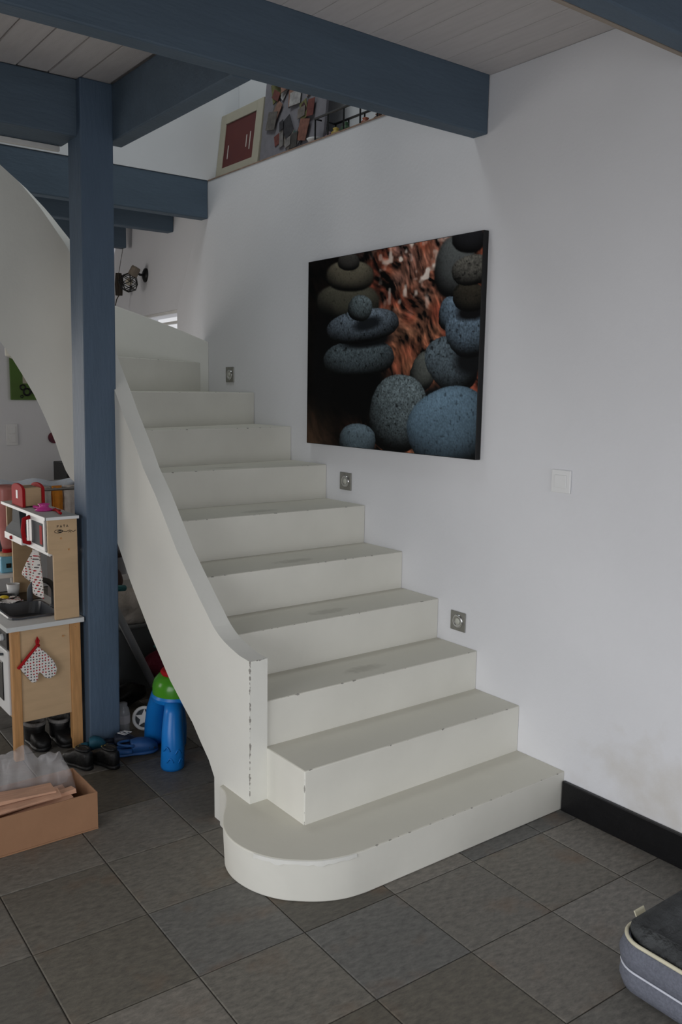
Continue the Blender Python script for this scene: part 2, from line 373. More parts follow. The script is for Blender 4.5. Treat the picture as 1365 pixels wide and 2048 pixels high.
for f in ((0, 1, 2, 3), (7, 6, 5, 4), (0, 4, 5, 1), (1, 5, 6, 2), (2, 6, 7, 3), (3, 7, 4, 0)): bmf.faces.new([v[k] for k in f])
obj('window_pane', bmf, m_glass, win4)

struct(obj('baseboard_right', B(-0.018, -0.0005, Y0+0.01, -0.004, 0, 0.122), m_black, bevel=0.004), 'black painted baseboard along the right wall')

# ceiling slab with the stair well cut out, boards under it
well = [(-1.055, 0.25, 0.62, 2.865), (-2.4, -1.055, 1.88, 2.865)]
xs_ = [X0, -2.4, -1.055, 0.25]; ys_ = [Y0, 0.62, 1.88, 2.865, Y1]
ceiling = struct(obj('ceiling', wall_cells(xs_, ys_, well, lambda u, v: (u, v, ZC+0.014), (0, 0, 0.10)), m_ceil, loc=(0, 0, 0)), 'whitewashed board ceiling between the blue beams')
def planks(x0, x1, y0, y1, wd, gap, sag=0.0, c=0.002):
    bmq = bmesh.new(); g = gap/2
    lo = [bmq.verts.new(p) for p in ((-wd/2+g+c, 0, 0), (wd/2-g-c, 0, 0), (wd/2-g-c, y1-y0, 0), (-wd/2+g+c, y1-y0, 0))]
    hi = [bmq.verts.new(p) for p in ((-wd/2+g, 0, 0.013), (wd/2-g, 0, 0.013), (wd/2-g, y1-y0, 0.013), (-wd/2+g, y1-y0, 0.013))]
    bmq.faces.new(lo[::-1]); bmq.faces.new(hi)
    for k in range(4): bmq.faces.new((lo[k], lo[(k+1) % 4], hi[(k+1) % 4], hi[k]))
    me = bpy.data.meshes.new('plank'); bmesh.ops.recalc_face_normals(bmq, faces=bmq.faces[:]); bmq.to_mesh(me); bmq.free(); me.materials.append(m_ceil)
    n = int((x1-x0)/wd)
    for k in range(n+1):
        xc = x1-wd/2-k*wd
        if xc < x0: break
        o = bpy.data.objects.new('plank', me); COL.objects.link(o); o.parent = ceiling
        o.location = (xc, y0, ZC + random.uniform(0, sag))
planks(-3.0, -1.135, 0.622, 1.655, 0.124, 0.004, 0.003)
planks(-2.4, -0.001, -0.41, 0.540, 0.124, 0.0003, 0.0004, 0.0008)

# upper floor volume around the well
up = bmesh.new()
struct(obj('wall_upper_right', B(0.215, 0.30, -1.5, 2.98, 2.88, 5.2), m_upwall))
struct(obj('wall_upper_back', B(-4.0, 0.214, 2.862, 3.0, 2.8705, 5.2), m_upwall))
struct(obj('wall_upper_front', B(-4.0, 0.30, -1.6, -1.5, 2.99, 5.2), m_upwall))
struct(obj('wall_upper_left', B(-4.1, -4.0, -1.6, 3.0, 2.99, 5.2), m_upwall))
struct(obj('ceiling_upper', wall_cells([-4.1, -1.5, -0.5, 0.30], [-1.6, 1.35, 2.15, 3.0], [(-1.5, -0.5, 1.35, 2.15)], lambda u, v: (u, v, 5.2), (0, 0, 0.1)), m_upwall))
rw = struct(obj('added_roof_window', BB((-1.5, -1.45, 1.35, 2.15, 5.22, 5.28), (-0.55, -0.5, 1.35, 2.15, 5.22, 5.28), (-1.45, -0.55, 1.35, 1.40, 5.22, 5.28), (-1.45, -0.55, 2.10, 2.15, 5.22, 5.28)), m_trimwhite))  # unseen roof opening added to go with the stairwell light
obj('window_pane', B(-1.45, -0.55, 1.40, 2.10, 5.245, 5.252), m_glass, rw)

# floor tiles
TS, TR, TX, TY = 0.3527, -0.025, -1.6235, -0.0381
def tile_mesh():
    b = bmesh.new(); h = TS/2-0.0017; c = 0.003
    a = [b.verts.new((x*h, y*h, -0.004)) for x, y in ((-1, -1), (1, -1), (1, 1), (-1, 1))]
    m = [b.verts.new((x*h, y*h, -0.0015)) for x, y in ((-1, -1), (1, -1), (1, 1), (-1, 1))]
    t = [b.verts.new((x*(h-c), y*(h-c), 0)) for x, y in ((-1, -1), (1, -1), (1, 1), (-1, 1))]
    b.faces.new(t)
    for p, q in ((a, m), (m, t)):
        for k in range(4): b.faces.new((p[k], p[(k+1) % 4], q[(k+1) % 4], q[k]))
    return b
tb = tile_mesh(); tme = bpy.data.meshes.new('tile'); tb.to_mesh(tme); tb.free(); tme.materials.append(m_tile)
rest = bmesh.new()
ct, st_ = math.cos(TR), math.sin(TR)
for i in range(-9, 6):
    for j in range(-14, 14):
        a, b_ = (i+0.5)*TS, (j+0.5)*TS
        x, y = TX+a*ct-b_*st_, TY+a*st_+b_*ct
        if not (X0-0.1 < x < 0.19 and Y0 < y < Y1): continue
        if -2.35 < x and -1.4 < y < 2.4:
            o = bpy.data.objects.new('tile', tme); COL.objects.link(o); o.parent = floor
            o.location = (x, y, random.uniform(-0.0006, 0.0)); o.rotation_euler = (random.uniform(-.001, .001), random.uniform(-.001, .001), TR)
        else:
            bb = tile_mesh(); xf(bb, place((x, y, 0), TR))
            tmp = bpy.data.meshes.new('t'); bb.to_mesh(tmp); bb.free(); rest.from_mesh(tmp); bpy.data.meshes.remove(tmp)
ro = obj('tiles_out_of_view', rest, m_tile, floor, loc=(0, 0, 0)); ro['kind'] = 'stuff'

# ------------------------------------------------------------------ beams and post
def beam(label, *b):
    o = obj('ceiling_beam', B(*b), m_blue, bevel=0.006)
    return tag(o, label, 'beam')
ZB = 2.645
nbm = thing('ceiling_beam', 'dark blue-grey ceiling beam in the upper right corner, nearest the viewer', 'beam', (-2.3, -0.45, ZB))
obj('timber', B(X0, -0.002, -0.49, -0.415, ZB, ZC), m_blue, nbm, bevel=0.006)
obj('batten', B(X0, -0.002, -0.414, -0.398, ZB, ZB+0.03), M('bare_wood_batten', (150, 138, 126), 0.8, 0.08, 6, stretch=(.4, 3, 3)), nbm, bevel=0.002, label='pale bare wood batten along the back edge of the beam')
beam('long blue-grey ceiling beam crossing the whole top above the stone picture', X0, -0.002, 0.541, 0.621, ZB, ZC+0.005)
beam('blue-grey beam just past the stairwell, ending at the corner below the framed picture', X0, -0.002, 2.866, 2.946, ZB, ZC)
beam('second blue-grey beam beyond the stairwell, ending above the cage wall lamp', X0, 0.045, 3.43, 3.51, ZB, ZC)
beam('farthest blue-grey beam, its end just right of the post', X0, 0.085, 4.29, 4.37, ZB, ZC)
beam('short blue-grey header beam running from the post to the long front beam', -1.13, -1.055, 0.622, 1.70, ZB, ZC)
lb = thing('ceiling_beam', 'thick blue-grey beam at the upper left, butting against the post', 'beam', (-2.9, 1.79, ZB))
obj('timber', B(X0, -1.262, 1.655, 1.86, ZB, ZC), m_blue, lb, bevel=0.006)
obj('batten', B(X0, -1.275, 1.845, 1.87, ZB-0.022, ZB-0.001), m_trimwhite, lb, bevel=0.003, label='chipped white batten under the back edge of the beam')
bm = bmesh.new(); v = box(bm, -1.2964, -1.1534, 1.615, 1.763, 0, ZC)
for q in v[4:]: q.co.x += 0.027
tag(obj('support_post', bm, m_bluepost, bevel=0.006), 'tall square blue-grey timber post standing in front of the stairs', 'post')

# ------------------------------------------------------------------ staircase
stair = thing('staircase', 'white painted concrete staircase winding up left behind the post', 'staircase', (-0.55, 0, 0))
Cx, Cy = -1.61, 1.73
ZN = [0, 0.157, 0.350, 0.519, 0.700, 0.874, 1.060, 1.236, 1.418, 1.598, 1.775, 1.955, 2.135, 2.315, 2.495, 2.675, 2.855]
YN = {1: 0.0, 2: 0.242, 3: 0.490, 4: 0.738, 5: 0.991, 6: 1.279, 7: 1.604}
nose = {k: ((0.0, y), (-1.0745, y)) for k, y in YN.items()}
def radial(deg, outer):
    a = math.radians(deg); return (outer, (Cx+0.5375*math.cos(a), Cy+0.5375*math.sin(a)))
nose[8] = radial(7.4, (0.0, 1.938)); nose[9] = radial(20.3, (0.0, 2.325)); nose[10] = radial(36.3, (-0.06, 2.868))
for k, dg in ((11, 53), (12, 70), (13, 87)):
    nose[k] = radial(dg, (Cx+1.138/math.tan(math.radians(dg)), 2.868))
for k, x in ((14, -1.83), (15, -2.08), (16, -2.33)): nose[k] = ((x, 2.868), (x, 2.268))
tip = [(-1.00, -0.002), (-1.07, 0.004), (-1.15, 0.028), (-1.215, 0.072), (-1.268, 0.125), (-1.305, 0.192), (-1.322, 0.265), (-1.320, 0.335), (-1.300, 0.400),
       (-1.262, 0.465), (-1.222, 0.520), (-1.190, 0.572), (-1.172, 0.615), (-1.165, 0.665)]
foot = [(-0.99, 0.004), (-1.06, 0.014), (-1.13, 0.042), (-1.192, 0.086), (-1.245, 0.140), (-1.282, 0.208), (-1.300, 0.278), (-1.302, 0.345), (-1.286, 0.410),
        (-1.252, 0.470), (-1.216, 0.524), (-1.188, 0.575), (-1.171, 0.617), (-1.164, 0.666)]
def smooth_line(p, n=5):
    out = []
    for i in range(len(p)-1):
        p0, p1, p2, p3 = (Vector(p[max(i-1, 0)]), Vector(p[i]), Vector(p[i+1]), Vector(p[min(i+2, len(p)-1)]))
        for k in range(n):
            t = k/n; out.append(tuple(0.5*((2*p1)+(p2-p0)*t+(2*p0-5*p1+4*p2-p3)*t*t+(3*p1-p0-3*p2+p3)*t**3)))
    return out+[p[-1]]
tip, foot = smooth_line(tip), smooth_line(foot)
for k in range(1, 16):
    (ox, oy), (ix, iy) = nose[k]; (ox2, oy2), (ix2, iy2) = nose[k+1]
    if k == 1:
        poly = [(0.0, 0.0)] + tip + [(-1.08, 0.70), (0.0, 0.70)]; low = [(0.0, 0.0)] + foot + [(-1.08, 0.70), (0.0, 0.70)]
        bm = prism(poly, 0.0, ZN[1], poly0=low)
    else:
        ov = 0.02
        d = Vector((ox2-ox, oy2-oy)).normalized()*ov if k < 8 else Vector((0, 0))
        poly = [(ox, oy)]
        if k == 9: poly += [(0.0, 2.868)]
        poly += [(ox2+d.x, oy2+d.y), (ix2+d.x, iy2+d.y), (ix, iy)]
        bm = prism(poly[::-1], max(0.0, ZN[k]-(0.33 if k < 9 else 0.20)) if k > 2 else 0.10, ZN[k])
    ang = math.atan2(iy-oy, ix-ox)
    # local frame: x along the nose towards the inner side, y into the tread
    ex = Vector((math.cos(ang), math.sin(ang), 0)); ey = Vector((-ex.y, ex.x, 0))
    mid = Vector(((poly[0][0]+poly[1][0])/2, (poly[0][1]+poly[1][1])/2, 0))
    if ey.y < 0: ey = -ey
    if k >= 13: ey = Vector((-1, 0, 0))
    ez = Vector((0, 0, 1))
    m = Matrix(((ex.x, ey.x, 0, ox), (ex.y, ey.y, 0, oy), (0, 0, 1, ZN[k]), (0, 0, 0, 1)))
    if m.determinant() < 0:
        # keep a proper rotation: flip x, the nose then runs to negative x
        m = Matrix(((-ex.x, ey.x, 0, ix), (-ex.y, ey.y, 0, iy), (0, 0, 1, ZN[k]), (0, 0, 0, 1)))
    o = obj('step', bm, m_step, stair, bevel=0.004, loc=m, smooth='auto')
    o.pass_index = 1 if 3 <= k <= 8 else 0        # the worn treads
    if k == 1: o['label'] = 'lowest white step with a rounded bulging left end'

lip = bmesh.new(); rl = random.Random(4); seg_ = [p for p in tip if -1.31 < p[0] < -1.03 and p[1] < .2]
up_, dn_ = [], []
for i, (x, y) in enumerate(seg_):
    nx, ny = x+1.0, y-.33; ll = math.hypot(nx, ny); nx, ny = nx/ll, ny/ll
    jag = .012+.010*rl.random()*(1 if i % 3 else .2)
    up_.append((lip.verts.new((x, y, ZN[1]-.001)), lip.verts.new((x+nx*.0025, y+ny*.0025, ZN[1]-.002)))); dn_.append((lip.verts.new((x+nx*.0032, y+ny*.0032, ZN[1]-jag)), lip.verts.new((x, y, ZN[1]-jag-.001))))
for i in range(len(seg_)-1):
    a, b_ = up_[i], up_[i+1]; c, d = dn_[i], dn_[i+1]
    lip.faces.new((a[0], b_[0], b_[1], a[1])); lip.faces.new((a[1], b_[1], d[0], c[0])); lip.faces.new((c[0], d[0], d[1], c[1]))
obj('loose_paint', lip, M('loose_white_paint', (214, 213, 207), .5, .03, 20), stair, label='thin lip of peeling white paint on the lowest step')
def interp(tab, s):
    for (a, fa), (b, fb) in zip(tab, tab[1:]):
        if a <= s <= b: return fa+(fb-fa)*(s-a)/(b-a)
    return tab[0][1] if s < tab[0][0] else tab[-1][1]
topT = [(.478, .682), (.55, .686), (.61, .698), (.66, .711), (.70, .727), (.735, .746), (.766, .769), (.80, .797), (.85, .836), (1.03, .987), (1.12, 1.083), (1.218, 1.187), (1.33, 1.287), (1.39, 1.36), (1.46, 1.435), (1.53, 1.508), (1.6, 1.592), (1.73, 1.735)]
botT = [(.478, .145), (.659, .145), (.660, 0.0), (.735, 0.0), (.737, .16), (.779, .213), (.851, .269), (.912, .32), (.975, .357), (1.106, .438), (1.291, .594), (1.413, .71), (1.488, .784), (1.628, .941), (1.73, 1.04)]
rings = []
ysamp = sorted(set([t[0] for t in topT] + [t[0] for t in botT] + [0.5, 0.52, 0.9, 0.95, 1.2, 1.25, 1.36, 1.56, 1.66]))
for y in ysamp:
    zt, zb = interp(topT, y), interp(botT, y)
    rings.append([(-1.147, y, zb), (-1.0743, y, zb), (-1.0743, y, zt), (-1.147, y, zt)])
topA = [(0, 1.735), (10, 1.90), (20, 2.08), (30.4, 2.242), (38.4, 2.325), (47, 2.421), (58, 2.528), (68, 2.60), (80, 2.68), (90, 2.74)]
botA = [(0, 1.04), (20, 1.115), (33, 1.190), (37.4, 1.242), (41.8, 1.351), (47.5, 1.463), (53.6, 1.571), (60, 1.665), (67, 1.763), (72, 1.823), (80, 1.92), (90, 2.03)]
for dg in range(3, 91, 3):
    a = math.radians(dg); zt, zb = interp(topA, dg), interp(botA, dg); c, s = math.cos(a), math.sin(a)
    rings.append([(Cx+.463*c, Cy+.463*s, zb), (Cx+.5357*c, Cy+.5357*s, zb), (Cx+.5357*c, Cy+.5357*s, zt), (Cx+.463*c, Cy+.463*s, zt)])
for x, zt, zb in ((-1.75, 2.81, 2.10), (-1.9, 2.86, 2.16), (-2.33, 2.86, 2.42)):
    rings.append([(x, 2.193, zb), (x, 2.2657, zb), (x, 2.2657, zt), (x, 2.193, zt)])
obj('parapet', loft(rings), m_parapet, stair, smooth='auto', loc=(0, 0, 0), label='curving white parapet on the open side of the stairs')
rear = [(0.0, 1.904), (-.217, 1.975), (-.396, 2.027), (-.625, 2.089), (-.90, 2.22), (-1.25, 2.42), (-1.7, 2.62), (-2.33, 2.64)]
obj('rear_parapet', loft([[(x, 2.87, z-d), (x, 2.95, z-d), (x, 2.95, z), (x, 2.87, z)] for (x, z), d in zip(rear, (.75, .75, .75, .72, .50, .30, .25, .20))]), m_parapet, stair, bevel=0.004,
    label='low white wall along the back of the winding steps')

# ------------------------------------------------------------------ picture of stacked stones
def vnoise(h, w, cells, seed):
    r = np.random.default_rng(seed); gh, gw = cells
    g = r.random((gh+3, gw+3))
    y = np.linspace(0, gh, h, endpoint=False); x = np.linspace(0, gw, w, endpoint=False)
    yi = y.astype(int); xi = x.astype(int); fy = (y-yi)[:, None]; fx = (x-xi)[None]
    fy = fy*fy*(3-2*fy); fx = fx*fx*(3-2*fx)
    a = g[yi][:, xi]; b = g[yi][:, xi+1]; c = g[yi+1][:, xi]; d = g[yi+1][:, xi+1]
    return (a*(1-fx)+b*fx)*(1-fy)+(c*(1-fx)+d*fx)*fy
def stone_print(W, H):
    """sRGB 0-255 print, u to the right 0..1, v down 0..0.754"""
    u, v = np.meshgrid(np.linspace(0, 1, W), np.linspace(0, 0.754, H))
    img = np.zeros((H, W, 3))
    # blurred red-brown bark with slanting dark gaps, brighter to the top
    s1 = vnoise(H*2, W*2, (34, 34), 1); s2 = vnoise(H*2, W*2, (80, 80), 2); s3 = vnoise(H*2, W*2, (150, 150), 3)
    a = 0.80; p = (u*math.cos(a)+v*math.sin(a)); q = (-u*math.sin(a)+v*math.cos(a))
    def smp(n, pu, qv):
        return n[np.clip(((qv % 1)*H*2).astype(int), 0, H*2-1), np.clip(((pu % 1)*W*2).astype(int), 0, W*2-1)]
    p2 = p+.03*np.sin(q*22); q2 = q+.012*np.sin(p*30)
    st = 0.46*smp(s1, p2*0.42, q2*1.1+.5) + 0.34*smp(s2, p2*0.42, q2*1.0+.3) + 0.20*smp(s3, p2*.5, q2*1.0+.1)
    hue = vnoise(H, W, (12, 14), 21)
    c_red = np.array([150, 74, 56.]); c_brn = np.array([132, 92, 66.]); c_pnk = np.array([168, 120, 108.])
    tone = c_red*(1-hue[..., None])+c_brn*hue[..., None]
    pk = np.clip(1-v*2.6, 0, 1)[..., None]*np.clip((hue-.35)*2, 0, 1)[..., None]; tone = tone*(1-pk)+c_pnk*pk
    bark = tone*np.clip((st-.20)*1.95, 0.04, 1.3)[..., None]
    dark = np.clip((0.39-st)*11, 0, 1)[..., None]; bark = bark*(1-0.85*dark)
    hl = np.clip((vnoise(H, W, (30, 34), 5)*.7+vnoise(H, W, (60, 68), 6)*.3-0.60)*4.5, 0, 1)*np.clip(1.1-((u-.66)/.27)**2-((v-.07)/.19)**2, 0, 1)
    bark = bark*(1-hl[..., None])+np.array([200, 188, 178])*hl[..., None]
    fade = np.clip((u-.20)/.30, 0.08, 1)*np.clip(1.9-abs(u-.62)*1.2, 0, 1); img = bark*fade[..., None]
    bl = np.clip((v-.55)/.2, 0, 1)*np.clip((.25-u)/.2, 0, 1)
    img = img*(1-bl[..., None])+np.stack([30+55*st, 22+40*st, 16+30*st], -1)*bl[..., None]
    spk = vnoise(H, W, (int(H/1.6), int(W/1.6)), 8); fine = vnoise(H, W, (60, 80), 9); pit = vnoise(H, W, (84, 110), 12)
    ST = [('boulder',0.868,0.104,0.093,0.020,-0.022,0.103,(92,96,96),.3),('bouldertop',0.931,0.018,0.077,0.010,0.002,0.046,(34,34,38),.2),
    ('oliveback',0.267,0.180,0.208,0.014,0.002,0.073,(84,82,70),.3),('olivemid',0.281,0.080,0.155,0.014,0.002,0.060,(108,102,86),.3),('olivetop',0.275,0.025,0.070,0.007,0.001,0.034,(66,64,60),.3),
    ('dark',0.12,0.42,0.12,0.0,0.0,0.26,(6,6,7),0),('dark',0.36,0.53,0.25,0,0,0.17,(5,5,6),0),
    ('stack3',0.340,0.404,0.224,-0.010,0.015,0.073,(86,98,104),1),('shade',0.40,0.335,0.20,-.01,.01,.034,(10,11,13),0),('stack2',0.361,0.280,0.224,-0.014,0.020,0.064,(100,112,124),1),
    ('shade',0.40,0.272,0.105,-.01,.0,.030,(22,25,29),0),('stack1',0.353,0.209,0.073,0.016,-0.020,0.047,(98,110,114),1),
    ('egg_b',0.729,0.456,0.064,0.016,-0.035,0.070,(92,96,92),.4),('dark',0.82,0.56,0.16,0,0,0.07,(8,9,10),0),('rstone',0.865,0.434,0.089,-0.043,0.089,0.085,(82,94,102),1),
    ('shade',0.97,0.42,0.10,0,0,0.06,(12,13,15),0),('rblue_b',0.850,0.258,0.048,0.008,-0.012,0.057,(96,114,130),.8),('rblue',0.946,0.328,0.098,-0.021,0.045,0.081,(96,114,130),1),
    ('shade',0.955,0.262,0.085,0,0,0.03,(10,10,12),0),('rdark',0.944,0.209,0.077,0.006,0.003,0.049,(50,46,38),.6),('rtop',0.953,0.122,0.092,-0.009,0.020,0.049,(92,90,84),1),
    ('egg',0.589,0.614,0.163,0.010,-0.026,0.147,(98,110,114),1.3),('big',0.871,0.659,0.196,-0.074,0.094,0.128,(96,120,138),.5),('small',0.349,0.731,0.117,0.0,-0.008,0.072,(96,112,122),.5)]
    wob = (fine-.5)*.02
    for n, cu, cv, ax, ay, bx, by, c, sp in ST:
        det = ax*by-ay*bx; du, dv = u-cu+wob*.2, v-cv
        i = (du*by-dv*bx)/det; j = (dv*ax-du*ay)/det
        pw = 2.3
        rr = (abs(i)**pw+abs(j)**pw)**(1/pw)
        soft = 0.02 if sp >= .4 else (0.10 if sp else 0.45)
        al = np.clip((1-rr)/soft+.5, 0, 1)[..., None] if sp else np.clip((1-rr)/soft, 0, 1)[..., None]
        if sp == 0: shade = np.ones_like(u)
        else:
            nz = np.sqrt(np.clip(1-np.minimum(rr, 1)**2, 0, 1)); shade = np.clip(0.22+0.52*nz-0.50*j*np.clip(rr+.2, 0, 1)+0.05*i, 0.05, 1.2)
            shade = shade*(1+sp*((spk-.5)*.50+(fine-.5)*.12)); shade = shade*(1-np.clip((pit-.80)*7, 0, 1)*min(sp, 1)*.65)
        img = img*(1-al)+np.array(c)*shade[..., None]*al
    return np.clip(img, 2, 255)
PW, PH = 360, 272
pim = stone_print(PW, PH)/255.0
plin = np.where(pim <= 0.04045, pim/12.92, ((pim+0.055)/1.055)**2.4)*1.6
py0, py1, pz0, pz1 = 1.7472, 0.5144, 1.3411, 2.2703
pic = thing('canvas_picture', 'large black-edged canvas photograph of stacked grey pebbles on the stair wall', 'picture', (0, 1.13, pz0))
m_edge = M('black_canvas_edge', (10, 10, 12), 0.5, 0.1, 30)
obj('canvas', B(-0.030, -0.001, py1, py0, pz0, pz1), m_edge, pic, bevel=0.002)
gy = np.linspace(py0-0.003, py1+0.003, PW); gz = np.linspace(pz1-0.003, pz0+0.003, PH)
vv = np.stack([np.full((PH, PW), -0.0306), np.tile(gy, (PH, 1)), np.tile(gz[:, None], (1, PW))], -1).reshape(-1, 3)
idx = np.arange(PW*PH).reshape(PH, PW)
fc = np.stack([idx[:-1, :-1], idx[1:, :-1], idx[1:, 1:], idx[:-1, 1:]], -1).reshape(-1, 4)
me = bpy.data.meshes.new('printed_face'); me.from_pydata((vv-np.array([0, 1.13, pz0])).tolist(), [], fc.tolist())
ca = me.color_attributes.new('print', 'FLOAT_COLOR', 'POINT')
ca.data.foreach_set('color', np.concatenate([plin.reshape(-1, 3), np.ones((PW*PH, 1))], 1).astype(np.float32).ravel())
mp_ = bpy.data.materials.new('pebble_print'); mp_.use_nodes = True
at = mp_.node_tree.nodes.new('ShaderNodeVertexColor'); at.layer_name = 'print'
mp_.node_tree.links.new(at.outputs[0], bsdf(mp_).inputs['Base Color']); bsdf(mp_).inputs['Roughness'].default_value = 0.6; bsdf(mp_).inputs['Specular IOR Level'].default_value = 0.08
me.materials.append(mp_)
o = bpy.data.objects.new('printed_face', me); COL.objects.link(o); o.parent = pic; o['label'] = 'print of stacked grey pebbles against red-brown bark'

# ------------------------------------------------------------------ small fittings on the right wall
m_steel = M('brushed_steel', (150, 149, 144), 0.38, 0.08, 60, metal=0.75)
m_chrome = M('chrome_ring', (205, 205, 205), 0.15, 0.03, 30, metal=1.0)
m_dark = M('hollow_shade', (40, 40, 40), 0.5, 0.1, 30)  # dark colour stands in for shade in recesses, slots and holes
m_lens = M('pale_lens', (190, 190, 180), 0.15, 0.05, 40)
m_switch = M('white_switch_plastic', (230, 230, 230), 0.35, 0.01, 20)
def rotx_disc(profile, y, z, seg=24):
    """lathe about the -x axis, standing on the wall x=0"""
    bm = lathe(profile, seg); xf(bm, Matrix.Translation((0, y, z)) @ Matrix.Rotation(-PI/2, 4, 'Y')); return bm
for y0_, y1_, z0_, z1_, lab in ((.563, .653, .581, .667, 'square steel step light low on the wall, nearest the foot of the stairs'), (1.389, 1.483, 1.120, 1.209, 'square steel step light just under the stone picture'), (2.554, 2.648, 1.656, 1.747, 'square steel step light farthest up, at the turn of the stairs')):
    yc, zc = (y0_+y1_)/2, (z0_+z1_)/2
    t = thing('step_light', lab, 'light', (0, yc, zc), group='recessed step lights along the stairs')
    obj('plate', B(-0.006, -0.0005, y0_, y1_, z0_, z1_), m_steel, t, bevel=0.002)
    obj('ring', rotx_disc([(.019, .006), (.031, .006), (.031, .0085), (.027, .011), (.022, .011), (.019, .008)], yc, zc), m_chrome, t, smooth=True)
    obj('recess', rotx_disc([(.0, .0061), (.0215, .0061), (.0215, .0064), (.0, .0064)], yc, zc), m_dark, t)
    obj('lens', rotx_disc([(.0, .0065), (.015, .0065), (.014, .0095), (.007, .0115), (.0005, .012)], yc, zc), m_lens, t, smooth=True)
t = thing('light_switch', 'white square light switch on the right wall beside the picture', 'switch', (0, .085, 1.249))
obj('plate', B(-0.009, -0.0005, .040, .130, 1.247, 1.335), m_switch, t, bevel=0.003)
obj('rocker', B(-0.0125, -0.009, .058, .113, 1.266, 1.316), m_switch, t, bevel=0.002)

# ------------------------------------------------------------------ things on the ledge upstairs
m_cream = M('cream_frame_paint', (176, 170, 152), 0.6, 0.05, 12)
m_redpic = M('dark_red_picture', (120, 52, 46), 0.6, 0.35, 9, col2=(78, 30, 30))
m_pale = M('pale_paint_mark', (205, 198, 190), 0.7, 0.1, 40)
def lean(o_y, bm, a=0.13, z=2.872, x=0.055):
    return xf(bm, Matrix.Translation((x, 0, z)) @ Matrix.Rotation(a, 4, 'Y'))
fr = thing('framed_picture', 'cream-framed dark red picture standing on the ledge above the stairs', 'picture', (0.06, 2.62, 2.872))
obj('frame', lean(0, BB((-.012, .012, 2.375, 2.445, 0, .385), (-.012, .012, 2.795, 2.858, 0, .385), (-.012, .012, 2.445, 2.795, 0, .062), (-.012, .012, 2.445, 2.795, .325, .385))), m_cream, fr, bevel=0.002)
obj('image', lean(0, B(-.006, .006, 2.445, 2.795, .062, .325)), m_redpic, fr)
for yy, za, zb_ in ((2.49, .12, .22), (2.53, .14, .21), (2.74, .11, .19)): obj('paint_mark', lean(0, B(-.0075, -.006, yy, yy+.008, za, zb_)), m_pale, fr)
m_boardgrey = M('grey_felt_board', (120, 118, 124), 0.9, 0.08, 25)
nb = thing('notice_board', 'grey notice board crowded with paper cuttings standing on the ledge', 'notice board', (0.07, 2.08, 2.872))
obj('panel', lean(0, B(-.008, .008, 1.75, 2.365, 0.0, .62), 0.11, x=0.06), m_boardgrey, nb, bevel=0.002)
pap = [(150, 62, 52), (176, 120, 96), (188, 150, 134), (134, 132, 60), (92, 40, 38), (60, 58, 66), (196, 192, 190), (120, 112, 104), (62, 110, 104), (168, 92, 70), (140, 126, 116), (206, 204, 206), (84, 78, 74), (150, 146, 142)]
pm = [M('paper_cutting', tuple(int(.55*q+.25*sum(c)/3) for q in c), 0.8, 0.3, 40) for c in pap]
for k in range(34):
    yy = random.uniform(1.86, 2.26); zz = random.uniform(.06, .52); a_ = random.uniform(.02, .055); b_ = random.uniform(.02, .06)
    bm = B(-.0012, .0012, -a_, a_, -b_, b_); xf(bm, Matrix.Translation((-.010-.0009*k*.5, yy, zz)) @ Matrix.Rotation(random.uniform(-.7, .7), 4, 'X') @ Matrix.Rotation(random.uniform(-.12, .12), 4, 'Z'))
    obj('paper_cutting', lean(0, bm, 0.11, x=0.06), pm[k % len(pm)], nb)
m_wire = M('black_wire', (16, 16, 18), 0.4, 0.1, 30)
bk = thing('wire_basket', 'long black wire basket on the ledge half hidden by the front beam', 'basket', (0.07, 1.52, 2.872))
bm = bmesh.new()
for z_ in (2.876, 2.985):
    tube([(0.02, 1.26, z_), (0.02, 1.775, z_), (0.15, 1.775, z_), (0.15, 1.26, z_)], .004 if z_ < 2.9 else .006, 6, bm, closed=True)
obj('rim', bm, m_wire, bk)
for y_ in (1.27, 1.40, 1.53, 1.66, 1.77):
    for x_ in (0.02, 0.15): obj('upright', tube([(x_, y_, 2.876), (x_, y_, 2.985)], .0045, 6), m_wire, bk)
obj('floor_mesh', B(0.02, 0.15, 1.26, 1.775, 2.8725, 2.876), m_wire, bk)
tl = ['green', 'yellow', 'terracotta', 'mauve', 'brown']
for k, (c, y_, h_) in enumerate((((52, 86, 56), 1.60, .07), ((176, 150, 66), 1.68, .06), ((150, 80, 54), 1.44, .055), ((128, 104, 118), 1.735, .05), ((96, 62, 46), 1.34, .05))):
    bm = lathe([(.022, 0), (.028, h_*.3), (.024, h_*.6), (.012, h_*.75), (.017, h_*.9), (.004, h_)], 12, (0.085, y_, 2.8765))
    tag(obj('small_figurine', bm, M('painted_figurine_'+tl[k], c, 0.5, 0.2, 40), smooth=True), 'tiny %s figurine inside the black wire basket' % tl[k], 'figurine', 'figurines in the wire basket')
tag(obj('small_dish', lathe([(.0, 0), (.026, 0), (.034, .012), (.045, .026), (.042, .026), (.030, .012), (.0, .006)], 20, (0.045, 1.805, 2.8722)), m_switch, smooth=True), 'small white dish on the ledge between notice board and wire basket', 'dish')

